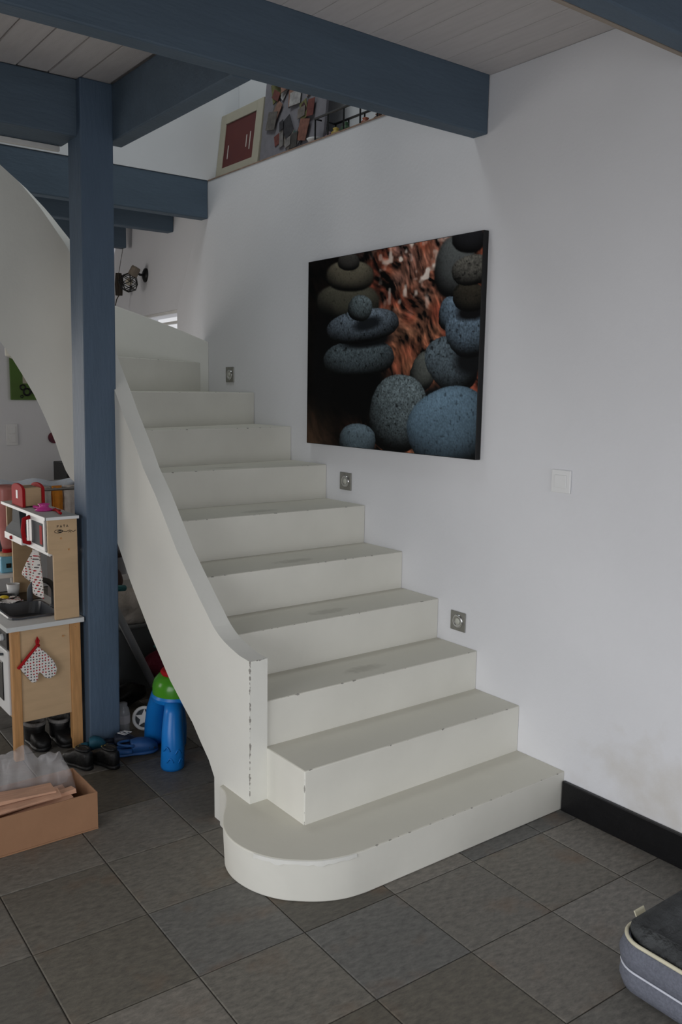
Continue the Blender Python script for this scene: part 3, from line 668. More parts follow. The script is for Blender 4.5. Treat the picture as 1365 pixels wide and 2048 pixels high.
# ------------------------------------------------------------------ wall lamp and hanging charm beyond the stairs
m_blackmetal = M('matt_black_metal', (20, 20, 20), 0.5, 0.1, 40)
m_lampwood = M('grey_wood_cap', (128, 116, 102), 0.6, 0.15, 30)
lx = 0.10*(3.87-2.98)*1.0
lamp = thing('wall_lamp', 'black cage wall lamp with wooden cap on the wall beyond the stairs', 'lamp', (0.06, 3.86, 2.40))
bm = lathe([(0, 0), (.045, 0), (.05, .008), (.05, .018), (.03, .03), (.012, .034), (.0, .034)], 24); xf(bm, Matrix.Translation((0.092, 3.95, 2.415)) @ Matrix.Rotation(-PI/2, 4, 'Y'))
obj('mount', bm, m_blackmetal, lamp, smooth=True)
obj('arm', tube([(0.07, 3.95, 2.415), (0.035, 3.95, 2.415), (0.005, 3.945, 2.43)], .009, 8), m_blackmetal, lamp)
ca_, cb = Vector((0.0, 3.93, 2.462)), Vector((-0.022, 3.955, 2.405))
ax = (cb-ca_).normalized()
obj('cap', tube([ca_, ca_+ax*.01, cb], [.030, .034, .034], 16), m_lampwood, lamp)
e1, e2 = frame_for(ax)
bm = bmesh.new(); prev = None
levels = [(0.0, .034, 0), (.035, .066, .5), (.08, .066, 0), (.115, .032, .5)]
pts = [[cb+ax*h+(e1*math.cos(2*PI*(k+o_)/6)+e2*math.sin(2*PI*(k+o_)/6))*r for k in range(6)] for h, r, o_ in levels]
for li, ring in enumerate(pts):
    for k in range(6):
        tube([ring[k], ring[(k+1) % 6]], .0032, 5, bm)
        if li+1 < len(pts):
            nx = pts[li+1]; j = (k-1) % 6 if levels[li][2] == 0 else (k+1) % 6
            tube([ring[k], nx[k]], .0032, 5, bm); tube([ring[k], nx[j]], .0032, 5, bm)
obj('cage', bm, m_blackmetal, lamp)
bm = bmesh.new(); bmesh.ops.create_uvsphere(bm, u_segments=12, v_segments=8, radius=.026); xf(bm, Matrix.Translation(cb+ax*.05))
obj('bulb', bm, M('frosted_bulb', (200, 190, 170), 0.3, 0.02, 20), lamp, smooth=True)
m_reed = M('dark_reed', (58, 50, 42), 0.8, 0.3, 60, stretch=(1, 1, .2))
ch = thing('hanging_charm', 'dark reed charm hanging on a cord beside the cage lamp', 'ornament', (0.0, 4.25, 2.22))
obj('cord', tube([(0.06, 4.30, 2.644), (0.0, 4.25, 2.44)], .0022, 5), m_reed, ch)
bm = bmesh.new()
for k in range(9):
    a = 2*PI*k/9; tube([(0.0+.014*math.cos(a), 4.25+.014*math.sin(a), 2.45), (0.0+.022*math.cos(a+.3), 4.25+.022*math.sin(a+.3), 2.37), (.018*math.cos(a+.5), 4.25+.018*math.sin(a+.5), 2.29)], .009, 5, bm)
obj('bundle', bm, m_reed, ch)
obj('tail', tube([(0.0, 4.25, 2.29), (-.01, 4.27, 2.26), (-.012, 4.29, 2.22), (0, 4.28, 2.19)], .004, 5), m_reed, ch)

# ------------------------------------------------------------------ far wall
def ow(u): return u
green = M('green_canvas_paint', (92, 120, 58), 0.7, 0.25, 6, col2=(74, 104, 44))
gp = thing('wall_canvas', 'green canvas print with black wheels on the far wall, partly hidden by the stair parapet', 'picture', (-0.43, 4.9, 1.5))
obj('canvas', B(-0.625, -0.24, 4.875, 4.899, 1.503, 1.86), green, gp, bevel=0.002)
bm = bmesh.new()
for cx_, cz_, r_ in ((-.535, 1.60, .020), (-.505, 1.565, .026), (-.545, 1.53, .010), (-.455, 1.57, .016)):
    tube([(cx_+r_*math.cos(a), 4.8735, cz_+r_*math.sin(a)) for a in [2*PI*k/16 for k in range(16)]], r_*.3, 6, bm, closed=True)
obj('wheel_print', bm, m_black, gp)
obj('pale_patch', B(-.535, -.50, 4.8735, 4.8755, 1.63, 1.73), m_cream, gp)
t = thing('wall_socket', 'white double switch plate on the far wall above the drying rack', 'switch', (-.625, 4.9, 1.15))
obj('plate', B(-.668, -.582, 4.890, 4.8995, 1.152, 1.318), m_switch, t, bevel=0.003)
for z_ in (1.175, 1.243): obj('rocker', B(-.652, -.598, 4.886, 4.890, z_, z_+.055), m_switch, t, bevel=0.002)
bm = lathe([(0, 0), (.045, 0), (.045, .012), (0, .014)], 20); xf(bm, Matrix.Translation((-.300, 4.899, 1.205)) @ Matrix.Rotation(PI/2, 4, 'X'))
tag(obj('round_plaque', bm, M('navy_red_plaque', (40, 44, 70), 0.5, 0.3, 14, col2=(120, 40, 44))), 'small round dark plaque on the far wall beside the parapet', 'plaque')
sp_ = thing('floor_speaker', 'narrow black cabinet by the far wall, just left of the post', 'cabinet', (-.17, 4.6, 0))
obj('body', B(-.36, -.05, 4.45, 4.75, 0, 1.03), M('black_lacquer', (14, 14, 15), 0.4, 0.1, 20), sp_, bevel=0.006)

# drying rack with laundry
m_rack = M('grey_rack_rod', (150, 150, 152), 0.35, 0.05, 30, metal=0.6)
rk = thing('drying_rack', 'metal clothes drying rack behind the toy kitchen', 'rack', (-0.95, 3.2, 0))
RX0, RX1, RY0, RY1, RZ = -1.55, -0.55, 2.98, 3.42, 1.02
obj('frame', tube([(RX0, RY0, RZ), (RX1, RY0, RZ), (RX1, RY1, RZ), (RX0, RY1, RZ)], .008, 8, closed=True), m_rack, rk)
for k in range(4):
    y_ = RY0+(RY1-RY0)*(k+1)/5; obj('rod', tube([(RX0, y_, RZ), (RX1, y_, RZ)], .004, 6), m_rack, rk)
for x_ in (RX0+.1, RX1-.1):
    for a, b_ in ((RY0, RY1), (RY1, RY0)): obj('leg', tube([(x_, a, RZ), (x_, b_, 0.012)], .009, 8), m_rack, rk)
def hung(x0, x1, y_, drop, amp, seed):
    r = random.Random(seed); ph = r.uniform(0, 6)
    def fn(u, v):
        s = v*2-1; z = RZ+.012-abs(s)*drop*(1+.06*math.sin(5*u+ph)); yy = y_+.016*s/max(abs(s), .2)*min(1, abs(s)*6)+amp*math.sin(9*u+ph)*abs(s)
        return (x0+(x1-x0)*u, yy, z)
    return sheet(fn, 14, 14, .003)
for k, (x0, x1, kk, drop, c, nm) in enumerate(((-1.10, -1.03, 0, .30, (222, 196, 184), 'pale pink'), (-1.02, -.955, 0, .22, (200, 198, 196), 'light grey'), (-.945, -.885, 0, .20, (232, 150, 56), 'orange'), (-.875, -.80, 0, .24, (232, 226, 224), 'white speckled'), (-.98, -.90, 2, .30, (190, 110, 66), 'rust brown'), (-1.32, -1.22, 1, .4, (104, 104, 112), 'charcoal'))):
    bm = hung(x0, x1, RY0+(RY1-RY0)*(kk+1)/5, drop, .012, k)
    tag(obj('laundry_item', bm, M('laundry_'+nm.replace(' ', '_'), c, 0.9, 0.12, 30, 0.3, 160), smooth=True), '%s garment hung over the drying rack' % nm, 'laundry', 'laundry on the drying rack')
bm = sheet(lambda u, v: (RX0+.1+(RX1-RX0-.25)*u, RY0+.10+.22*v, RZ+.022+.012*math.sin(7*u+5*v)+.010*math.sin(23*u)), 30, 10, .012)
tag(obj('spread_towel', bm, M('blue_white_towel', (206, 214, 224), 0.9, 0.2, 40, 0.4, 120, col2=(176, 186, 202)), smooth=True), 'blue-white towel lying flat on top of the drying rack', 'laundry')

# ------------------------------------------------------------------ toy kitchen
m_ply = M('birch_plywood', (196, 166, 130), 0.6, 0.07, 6, stretch=(1, 1, 5))
m_pine = M('pine_leg', (190, 142, 92), 0.55, 0.16, 9, stretch=(9, 9, .9))
m_plyV = m_ply
m_ktop = M('grey_white_laminate', (206, 208, 208), 0.4, 0.03, 9)
m_kgrey = M('grey_toy_plastic', (74, 78, 82), 0.65, 0.05, 12, spec=0.2)
m_kwhite = M('white_toy_panel', (226, 226, 226), 0.4, 0.02, 9)
m_red = M('red_toy_paint', (168, 26, 32), 0.65, 0.08, 14, spec=0.15)
m_kblack = M('black_toy_panel', (26, 27, 30), 0.25, 0.1, 14)
m_sink = M('dark_grey_sink', (70, 73, 78), 0.28, 0.06, 12)
KM = Matrix.Translation((-.0704, -.0534, .0431)) @ Matrix.Scale(.9735, 4)      # toy kitchen and its items shrunk a little towards the camera position
kt = thing('toy_kitchen', 'birch wood toy kitchen with sink standing left of the post', 'toy kitchen', (-1.43, 2.08, -.0443))
for ya, yb in ((1.757, 1.792), (2.36, 2.395)):
    obj('leg', B(-1.585, -1.546, ya, yb, -.0443, .555), m_pine, kt, bevel=.003)
    obj('leg', B(-1.323, -1.275, ya, yb, -.0443, .555), m_pine, kt, bevel=.003)
    obj('side_panel', B(-1.546, -1.323, ya+.008, yb-.012, .130, .555), m_ply, kt, bevel=.0015)
    bm = prism([(-1.41, 1.033-.0), (-1.278, 1.033), (-1.278, .578), (-1.388, .578), (-1.388, .875), (-1.41, .885)][::-1], ya, ya+.015)
    xf(bm, Matrix(((1, 0, 0, 0), (0, 0, 1, 0), (0, 1, 0, 0), (0, 0, 0, 1))))
    obj('upper_side_panel', bm, m_ply, kt, bevel=.0015)
obj('bottom_shelf', B(-1.57, -1.29, 1.793, 2.359, .135, .15), m_ply, kt, bevel=.0015)
SX0, SX1, SY0, SY1 = -1.545, -1.335, 1.86, 2.14
obj('worktop', BB((-1.606, SX0, 1.742, 2.405, .556, .577), (SX1, -1.262, 1.742, 2.405, .556, .577), (SX0, SX1, 1.742, SY0, .556, .577), (SX0, SX1, SY1, 2.405, .556, .577)), m_ktop, kt)
def rr(x0, x1, y0, y1, r, n=5):
    out = []
    for cx_, cy_, a0 in ((x1-r, y0+r, -PI/2), (x1-r, y1-r, 0), (x0+r, y1-r, PI/2), (x0+r, y0+r, PI)):
        for k in range(n+1):
            a = a0+PI/2*k/n; out.append((cx_+r*math.cos(a), cy_+r*math.sin(a)))
    return out
def inset(p, d): return rr(SX0-.012+d, SX1+.012-d, SY0-.012+d, SY1+.012-d, .045)
snk = obj('sink', loft([[(x, y, .5785) for x, y in inset(0, 0)], [(x, y, .586) for x, y in inset(0, .003)], [(x, y, .586) for x, y in inset(0, .013)], [(x, y, .530) for x, y in inset(0, .028)], [(x, y, .528) for x, y in inset(0, .06)]], caps=False), m_sink, kt, smooth=False)
bmm = prism(inset(0, .055), .524, .529); obj('sink_bottom', bmm, m_sink, snk)
fpts = [(-1.315, 1.985, .580), (-1.315, 1.985, .660)] + [(-1.368+.053*math.cos(a), 1.985+.02*(1-math.cos(a))/2, .66+.055*math.sin(a)) for a in [PI*k/12 for k in range(1, 12)]] + [(-1.421, 2.005, .655), (-1.421, 2.005, .620)]
fc_ = obj('faucet', tube(fpts, .0135, 12), m_kgrey, kt, smooth=True)
obj('faucet_base', lathe([(.0, 0), (.022, 0), (.022, .012), (.015, .018), (.0, .018)], 16, (-1.315, 1.985, .578)), m_kgrey, fc_, smooth=True)
# oven front
ov = obj('oven_door', B(-1.592, -1.578, 1.80, 2.352, .16, .455), m_kwhite, kt, bevel=.003)
obj('oven_window', B(-1.596, -1.592, 1.87, 2.28, .21, .39), m_kblack, ov, bevel=.002)
obj('oven_handle', tube([(-1.592, 1.86, .43), (-1.615, 1.87, .43), (-1.615, 2.28, .43), (-1.592, 2.29, .43)], .006, 8), m_kgrey, ov)
cp = obj('control_panel', B(-1.592, -1.578, 1.80, 2.352, .465, .553), m_kblack, kt, bevel=.002)
for y_ in (1.86, 1.93, 2.22, 2.29):
    bm = lathe([(0, 0), (.016, 0), (.014, .012), (0, .012)], 14); xf(bm, Matrix.Translation((-1.592, y_, .508)) @ Matrix.Rotation(-PI/2, 4, 'Y')); obj('knob', bm, m_ktop, cp)
hob = obj('hob', B(-1.575, -1.30, 2.19, 2.385, .5775, .581), m_kblack, kt, bevel=.001)
# upper unit
obj('top_board', B(-1.422, -1.272, 1.748, 2.405, 1.033, 1.047), M('grey_top_laminate', (178, 180, 178), 0.5, 0.03, 9), kt, bevel=.002)
obj('top_edge', BB((-1.4245, -1.422, 1.7455, 2.405, 1.0335, 1.0465), (-1.4245, -1.272, 1.7455, 1.748, 1.0335, 1.0465)), m_kwhite, kt)
obj('upper_shelf', B(-1.405, -1.29, 1.775, 2.36, .870, .882), m_kwhite, kt, bevel=.001)
obj('upper_back', B(-1.289, -1.279, 1.775, 2.36, .875, 1.032), m_kwhite, kt)
md_ = obj('microwave_door', B(-1.413, -1.403, 1.795, 2.045, .886, 1.030), m_kwhite, kt, bevel=.002)
obj('door_window', B(-1.4155, -1.413, 1.815, 1.965, .905, 1.010), m_kgrey, md_, bevel=.001)
obj('window_lining', BB((-1.4165, -1.4155, 1.818, 1.850, .915, 1.000)), m_red, md_)
obj('door_slot', B(-1.4145, -1.413, 2.012, 2.040, .895, 1.022), m_kblack, md_)
obj('door_handle', tube([(-1.413, 1.992, .897), (-1.440, 1.992, .905), (-1.446, 1.992, .958), (-1.440, 1.992, 1.011), (-1.413, 1.992, 1.019)], .0105, 8), m_red, md_, smooth=True)
hd = bmesh.new()
ry = [(2.085, 2.345, .905), (2.095, 2.335, .925), (2.14, 2.27, .965), (2.155, 2.255, 1.032)]
hood = obj('extractor_hood', loft([[(-1.425 if z < .95 else -1.413, a, z), (-1.30, a, z), (-1.30, b_, z), (-1.425 if z < .95 else -1.413, b_, z)] for a, b_, z in ry]), m_kgrey, kt, bevel=.003)
hs = obj('hood_strip', B(-1.428, -1.30, 2.08, 2.35, .872, .905), m_kwhite, hood, bevel=.002)
bm = lathe([(0, 0), (.010, 0), (.009, .008), (0, .008)], 12); xf(bm, Matrix.Translation((-1.428, 2.235, .889)) @ Matrix.Rotation(-PI/2, 4, 'Y')); obj('hood_button', bm, m_red, hood)
m_splash = M('printed_splashback', (214, 196, 168), 0.6, 0.08, 10)
sb = obj('splashback', B(-1.288, -1.280, 1.80, 2.05, .590, .868), m_splash, kt)
obj('red_print', BB((-1.2895, -1.288, 1.84, 1.846, .60, .86), (-1.2895, -1.288, 1.80, 2.04, .80, .806)), m_red, sb)
obj('mint_print', B(-1.2895, -1.288, 1.86, 1.93, .74, .77), M('mint_print', (150, 196, 180), 0.6, 0.05, 10), sb)
obj('towel_rail', tube([(-1.385, 1.80, .862), (-1.385, 2.36, .862)], .004, 8), m_rack, kt)
# pencil scribble on the right end panel: eye-like fish and letters
ink = bmesh.new(); yk = 1.7566
def stroke(pts): tube([(x, yk, z) for x, z in pts], .0012, 5, ink)
stroke([(-1.362+.019*math.cos(a), .980+.0075*math.sin(a)) for a in [2*PI*k/16 for k in range(17)]])
stroke([(-1.356+.011*math.cos(a), .980+.005*math.sin(a)) for a in [2*PI*k/10 for k in range(11)]])
stroke([(-1.356+.006*math.cos(a), .980+.003*math.sin(a)) for a in [2*PI*k/10 for k in range(11)]])
stroke([(-1.343, .980), (-1.328, .977), (-1.312, .982), (-1.295, .974), (-1.284, .980)])
stroke([(-1.318, .972), (-1.312, .978), (-1.306, .971)])
for x, ch_ in ((-1.365, 'P'), (-1.351, 'A'), (-1.337, 'T'), (-1.323, 'A')):
    z = .997
    if ch_ == 'P': stroke([(x-.003, z), (x-.003, z+.011), (x+.003, z+.010), (x+.003, z+.006), (x-.003, z+.005)])
    if ch_ == 'A': stroke([(x-.004, z), (x, z+.011), (x+.004, z)]); stroke([(x-.002, z+.004), (x+.002, z+.004)])
    if ch_ == 'T': stroke([(x-.004, z+.010), (x+.004, z+.010)]); stroke([(x, z+.010), (x, z)])
obj('pen_scribble', ink, m_kblack, kt)
for x, z in ((-1.352, .948), (-1.318, .895), (-1.355, .50), (-1.30, .53), (-1.558, .54)):
    q = lathe([(0, 0), (.005, 0), (.004, .002), (0, .002)], 10); xf(q, Matrix.Translation((x, 1.7572, z)) @ Matrix.Rotation(PI/2, 4, 'X')); obj('wooden_plug', q, m_pine, kt)

def dots(name, base, d1, d2, scale):
    m = M(name, base, 0.9, 0.03, 20); nt = m.node_tree; b = bsdf(m)
    tc = nt.nodes.new('ShaderNodeTexCoord'); vo = nt.nodes.new('ShaderNodeTexVoronoi'); vo.inputs['Scale'].default_value = scale; vo.inputs['Randomness'].default_value = 0.25
    vo.voronoi_dimensions = '2D'; sx = nt.nodes.new('ShaderNodeSeparateXYZ'); cx = nt.nodes.new('ShaderNodeCombineXYZ'); ad = nt.nodes.new('ShaderNodeMath')
    nt.links.new(tc.outputs['Object'], sx.inputs[0]); nt.links.new(sx.outputs[0], ad.inputs[0]); nt.links.new(sx.outputs[1], ad.inputs[1]); nt.links.new(ad.outputs[0], cx.inputs[0]); nt.links.new(sx.outputs[2], cx.inputs[1]); nt.links.new(cx.outputs[0], vo.inputs['Vector'])
    lt = nt.nodes.new('ShaderNodeMath'); lt.operation = 'LESS_THAN'; lt.inputs[1].default_value = 0.27; nt.links.new(vo.outputs['Distance'], lt.inputs[0])
    sp = nt.nodes.new('ShaderNodeSeparateColor'); nt.links.new(vo.outputs['Color'], sp.inputs[0])
    gt = nt.nodes.new('ShaderNodeMath'); gt.operation = 'GREATER_THAN'; gt.inputs[1].default_value = 0.5; nt.links.new(sp.outputs[0], gt.inputs[0])
    c = nt.nodes.new('ShaderNodeMixRGB'); c.inputs[1].default_value = L3(d1); c.inputs[2].default_value = L3(d2); nt.links.new(gt.outputs[0], c.inputs[0])
    mx = nt.nodes.new('ShaderNodeMixRGB'); mx.inputs[1].default_value = L3(base); nt.links.new(lt.outputs[0], mx.inputs[0]); nt.links.new(c.outputs[0], mx.inputs[2])
    nt.links.new(mx.outputs[0], b.inputs['Base Color']); return m
m_dots = dots('dotted_white_cloth', (226, 222, 218), (168, 40, 48), (96, 92, 92), 78)
# oven mitt hung on the end panel
mt = thing('oven_mitt', 'white oven mitt with red and grey dots hanging on the toy kitchen side', 'oven mitt', (-1.48, 1.745, .32))
outl = [(-1.558, .395), (-1.478, .478), (-1.440, .442), (-1.405, .395), (-1.392, .358), (-1.400, .330), (-1.425, .318), (-1.447, .324), (-1.458, .342), (-1.470, .355), (-1.478, .348), (-1.478, .326), (-1.490, .312), (-1.507, .314), (-1.520, .334), (-1.545, .370)]
bm = bmesh.new()
fr_ = [bm.verts.new((x, 1.738, z)) for x, z in outl]; bk_ = [bm.verts.new((x, 1.7555, z)) for x, z in outl]; n = len(outl)
bm.faces.new(fr_); bm.faces.new(bk_[::-1])
for k in range(n): bm.faces.new((fr_[k], fr_[(k+1) % n], bk_[(k+1) % n], bk_[k]))
obj('mitt_body', bm, m_dots, mt, bevel=.006, seg=3)
obj('red_binding', tube([(-1.562, 1.746, .388), (-1.552, 1.740, .402), (-1.478, 1.740, .482), (-1.470, 1.746, .478)], .007, 8), m_red, mt)
obj('hanging_loop', tube([(-1.478, 1.746, .482), (-1.479, 1.748, .50), (-1.474, 1.750, .514), (-1.469, 1.748, .50), (-1.474, 1.746, .482)], .005, 6), m_red, mt)
# dish towel
bm = sheet(lambda u, v: (-1.396+.012*math.sin(9*u+2*v)-.012*v, 1.985+(u-.5)*(.07+.17*v)+.02*v, .866-.215*v*(1-.22*u*u)+.03*v*u), 16, 14, .003)
tag(obj('dish_towel', bm, m_dots, smooth=True), 'white dotted dish towel hanging above the toy sink', 'towel')
# toaster
to = thing('toy_toaster', 'wooden toy toaster with red end pieces on top of the toy kitchen', 'toy toaster', (-1.357, 2.185, 1.048))
def arch(x0, x1, y0, y1, z0, h):
    p = [(y0, z0), (y1, z0)] + [((y0+y1)/2+(y1-y0)/2*math.cos(a), z0+h-.025+.025*math.sin(a)) for a in [PI*k/10 for k in range(11)]]
    bm = prism(p, x0, x1); xf(bm, Matrix(((0, 0, 1, 0), (1, 0, 0, 0), (0, 1, 0, 0), (0, 0, 0, 1)))); return bm
obj('end_piece', arch(-1.410, -1.396, 2.10, 2.27, 1.048, .108), m_red, to, bevel=.003)
obj('end_piece', arch(-1.318, -1.304, 2.10, 2.27, 1.048, .108), m_red, to, bevel=.003)
obj('body', B(-1.396, -1.318, 2.106, 2.264, 1.052, 1.138), m_ply, to, bevel=.004)
obj('slot', B(-1.385, -1.329, 2.15, 2.17, 1.1375, 1.1390), m_dark, to)
obj('slot', B(-1.385, -1.329, 2.20, 2.22, 1.1375, 1.1390), m_dark, to)
obj('label', B(-1.4115, -1.410, 2.17, 2.195, 1.085, 1.125), m_kwhite, to)
m_pink = film('pink_clear_plastic', (226, 70, 170), 0.75, 0.15)
pkb = thing('pink_toy_cup', 'pink translucent plastic toy on top of the toy kitchen', 'toy', (-1.36, 1.985, 1.048))
obj('bowl', lathe([(.0, 0), (.030, 0), (.036, .006), (.022, .012), (.016, .022), (.024, .032), (.018, .034), (.0, .024)], 16, (-1.355, 1.965, 1.0475), 1.2, 1.0), m_pink, pkb, smooth=True)
obj('handle', tube([(-1.355, 1.99, 1.054), (-1.365, 2.04, 1.055), (-1.37, 2.06, 1.056)], .008, 8), m_pink, pkb, smooth=True)
ut = thing('red_toy_spatula', 'red toy spatula lying beside the pink toy', 'toy', (-1.32, 1.87, 1.048))
obj('handle', tube([(-1.315, 1.93, 1.056), (-1.33, 1.84, 1.055), (-1.335, 1.80, 1.054)], .006, 8), m_red, ut, smooth=True)
bm = B(-.016, .016, -.035, .035, 0, .005); xf(bm, place((-1.312, 1.955, 1.0475), .2)); obj('blade', bm, m_red, ut, bevel=.002)
# pan, food, dish in sink
pan = thing('toy_frying_pan', 'small dark toy frying pan on the hob with yellow food in it', 'toy pan', (-1.48, 2.27, .581))
obj('pan_body', lathe([(.0, 0), (.045, 0), (.058, .018), (.061, .018), (.050, .002), (.0, .003)], 20, (-1.47, 2.25, .5815)), m_kblack, pan, smooth=True)
obj('pan_handle', tube([(-1.50, 2.20, .598), (-1.545, 2.13, .606)], .007, 8), m_kblack, pan, smooth=True)
tag(obj('toy_egg', lathe([(.0, 0), (.022, 0), (.025, .008), (.014, .016), (.0, .017)], 14, (-1.47, 2.25, .5855)), M('yellow_toy_food', (220, 190, 40), 0.5, 0.1, 20), smooth=True), 'yellow toy food in the small frying pan', 'toy food')
tag(obj('pink_dish', lathe([(.0, 0), (.035, 0), (.052, .010), (.050, .012), (.030, .004), (.0, .004)], 18, (-1.43, 1.93, .5295)), M('pink_plastic', (206, 80, 150), 0.35, 0.05, 20), smooth=True), 'pink toy dish lying in the toy sink', 'toy dish')
cn = sheet(lambda u, v: (-1.53+.12*u, 2.14+.10*v, .590+.006*math.sin(9*u+7*v)), 8, 8, .003)
tag(obj('dotted_cloth', cn, m_dots, smooth=True), 'folded dotted cloth at the back edge of the toy sink', 'cloth')
cup = thing('white_toy_cup', 'white toy cup by the left edge of the photo on the worktop', 'toy cup', (-1.40, 2.33, .581))
obj('cup_body', lathe([(.0, 0), (.026, 0), (.032, .055), (.029, .055), (.024, .006), (.0, .006)], 18, (-1.40, 2.335, .5815)), m_kwhite, cup, smooth=True)
KM = None
BLX = -1.39
bo = thing('toy_blender', 'toy blender with tall pink clear jar and light blue base at the left edge', 'toy', (BLX, 2.45, .68))
obj('jar', lathe([(.0, .295), (.022, .295), (.030, .33), (.046, .50), (.050, .60), (.046, .62), (.044, .60), (.026, .33), (.0, .31)], 20, (BLX, 2.45, .5)), film('pink_jar_plastic', (222, 150, 146), 0.72), bo, smooth=True)
obj('red_ring', lathe([(.0, .278), (.024, .278), (.024, .296), (.0, .296)], 18, (BLX, 2.45, .5)), m_red, bo)
obj('wood_collar', lathe([(.0, .262), (.040, .262), (.040, .278), (.0, .278)], 18, (BLX, 2.45, .5)), m_ply, bo)
obj('base', BB((BLX-.045, BLX+.045, 2.405, 2.495, .68, .762)), M('light_blue_base', (120, 182, 210), 0.4, 0.05, 10), bo, bevel=.006)
obj('button', B(BLX-.020, BLX+.004, 2.401, 2.405, .705, .728), m_kblack, bo)
st2 = thing('white_stool', 'white stool holding the toy blender at the left edge', 'stool', (BLX, 2.45, 0))
obj('seat', B(BLX-.10, BLX+.055, 2.37, 2.53, .66, .6795), m_kwhite, st2, bevel=.003)
for dx in (-.085, .040):
    for dy in (2.385, 2.515): obj('leg', tube([(BLX+dx, dy, .66), (BLX+dx, dy, 0)], .011, 8), m_kwhite, st2)

# ------------------------------------------------------------------ shoes
def shoe_rings(Ln, W, hts, wid, nseg=14, zb=0.0):
    rings = []
    for i in range(nseg+1):
        t = i/nseg; x = (t-.5)*Ln; hw = interp(wid, t)*W/2; h = interp(hts, t)
        ring = []
        for k in range(12):
            a = 2*PI*k/12; cy, cz = math.cos(a), math.sin(a)
            y = hw*math.copysign(abs(cy)**.7, cy); z = h/2+h/2*math.copysign(abs(cz)**.65, cz)
            ring.append((x, y, zb+z))
        rings.append(ring)
    return rings
WID = [(0, .45), (.06, .72), (.2, .82), (.4, .78), (.65, 1.0), (.85, .92), (.95, .66), (1, .35)]
def clog(name, label, mat, loc, rz, Ln=.17, W=.070, strap=True, group=None, emblem=False, mat2=None):
    t = thing(name, label, 'shoe', loc, rz, group); m0 = ROOTM[t.name]
    def P(nm, bm, mt, **k): return obj(nm, xf(bm, m0), mt, t, **k)
    P('sole', loft(shoe_rings(Ln, W, [(0, .018), (1, .018)], WID)), mat2 or mat, smooth=True)
    up = shoe_rings(Ln*.62, W*.98, [(0, .052), (.3, .058), (.6, .052), (.85, .038), (1, .022)], [(0, .80), (.4, 1.0), (.75, .92), (.93, .62), (1, .35)], zb=.012)
    up = [[(x+Ln*.18, y, z) for x, y, z in r] for r in up]
    P('upper', loft(up), mat, smooth=True)
    hl = [(-Ln*.13-.0*k + -Ln*.34*math.sin(a), W*.40*math.cos(a), .040) for k, a in enumerate([PI*j/10 for j in range(11)])]
    P('heel_rim', tube([(x, y, .026) for x, y, z in hl], .013, 8), mat, smooth=True)
    if strap: P('heel_strap', tube([(x+.01, y*1.05, .050+.006*math.sin(PI*i/10)) for i, (x, y, z) in enumerate(hl)], .006, 6), mat, smooth=True)
    if emblem:
        q = bmesh.new()
        for s in (.024, .012): tube([(Ln*.16+s*1.3, -.0, .0705), (Ln*.16, s, .069), (Ln*.16-s*1.3, 0, .0715), (Ln*.16, -s, .069)], .0015, 5, q, closed=True)
        P('emblem', q, m_kwhite)
    else:
        q = bmesh.new()
        for (hx, hy) in ((.10, .33), (.2, .40), (.32, .36), (.12, -.33), (.22, -.40), (.34, -.34)):
            bmesh.ops.create_uvsphere(q, u_segments=8, v_segments=6, radius=.005, matrix=Matrix.Translation((Ln*hx+.01, W*hy, .042-.04*hx)))
        P('vent_hole_shade', q, m_dark)  # dark beads put in for the shade inside vent holes
    return t
m_clog = M('blue_clog_foam', (40, 84, 140), 0.5, 0.06, 14)
m_navy = M('navy_slide', (24, 32, 48), 0.6, 0.1, 14); m_teal = M('teal_slide_sole', (36, 92, 112), 0.55, 0.08, 14)
clog('blue_clog', 'blue foam clog lying in front of the blue activity table leg', m_clog, (-1.150, 1.445, 0.001), -.25, .19, .078)
clog('navy_slide', 'navy slide with white diamond emblem behind the blue clog', m_navy, (-1.190, 1.545, 0.001), -.35, .16, .07, False, None, True, m_teal)
clog('teal_slide', 'dark teal slide lying against the foot of the post', m_teal, (-1.300, 1.575, 0.001), -.25, .12, .062, False, None, False, m_navy)
m_shoe = M('black_leather', (16, 16, 17), 0.5, 0.15, 30, 0.2, 90); m_shoein = M('shoe_hollow_shade', (38, 36, 33), 0.9, 0.2, 30)
def lowshoe(label, loc, rz):
    t = thing('black_shoe', label, 'shoe', loc, rz, 'black shoes in front of the post'); m0 = ROOTM[t.name]
    def P(nm, bm, mt, **k): return obj(nm, xf(bm, m0), mt, t, **k)
    P('sole', loft(shoe_rings(.17, .072, [(0, .020), (1, .020)], WID)), m_shoe, smooth=True)
    P('upper', loft(shoe_rings(.167, .070, [(0, .066), (.25, .074), (.42, .072), (.6, .056), (.85, .042), (1, .022)], WID, zb=.012)), m_shoe, smooth=True)
    P('collar', tube([(-.036+.034*math.cos(a), .021*math.sin(a), .084) for a in [2*PI*k/14 for k in range(14)]], .007, 6, closed=True), m_shoe, smooth=True)
    P('opening', lathe([(0, 0), (.030, 0), (.030, .002), (0, .002)], 14, (-.036, 0, .0845), 1.0, .62), m_shoein)  # dark disc stands in for the shaded hollow of a closed shoe
    P('tongue_mark', B(-.008, -.002, -.017, .017, .0865, .0895), M('olive_stitch', (150, 136, 74), .8, .1, 20))
    return t
lowshoe('black shoe in front of the post, left one of the pair', (-1.408, 1.475, 0.001), 1.92)
lowshoe('black shoe in front of the post, right one of the pair', (-1.310, 1.420, 0.001), 1.88)
m_fleece = M('grey_fleece', (118, 116, 114), 0.95, 0.25, 60, 0.6, 200)
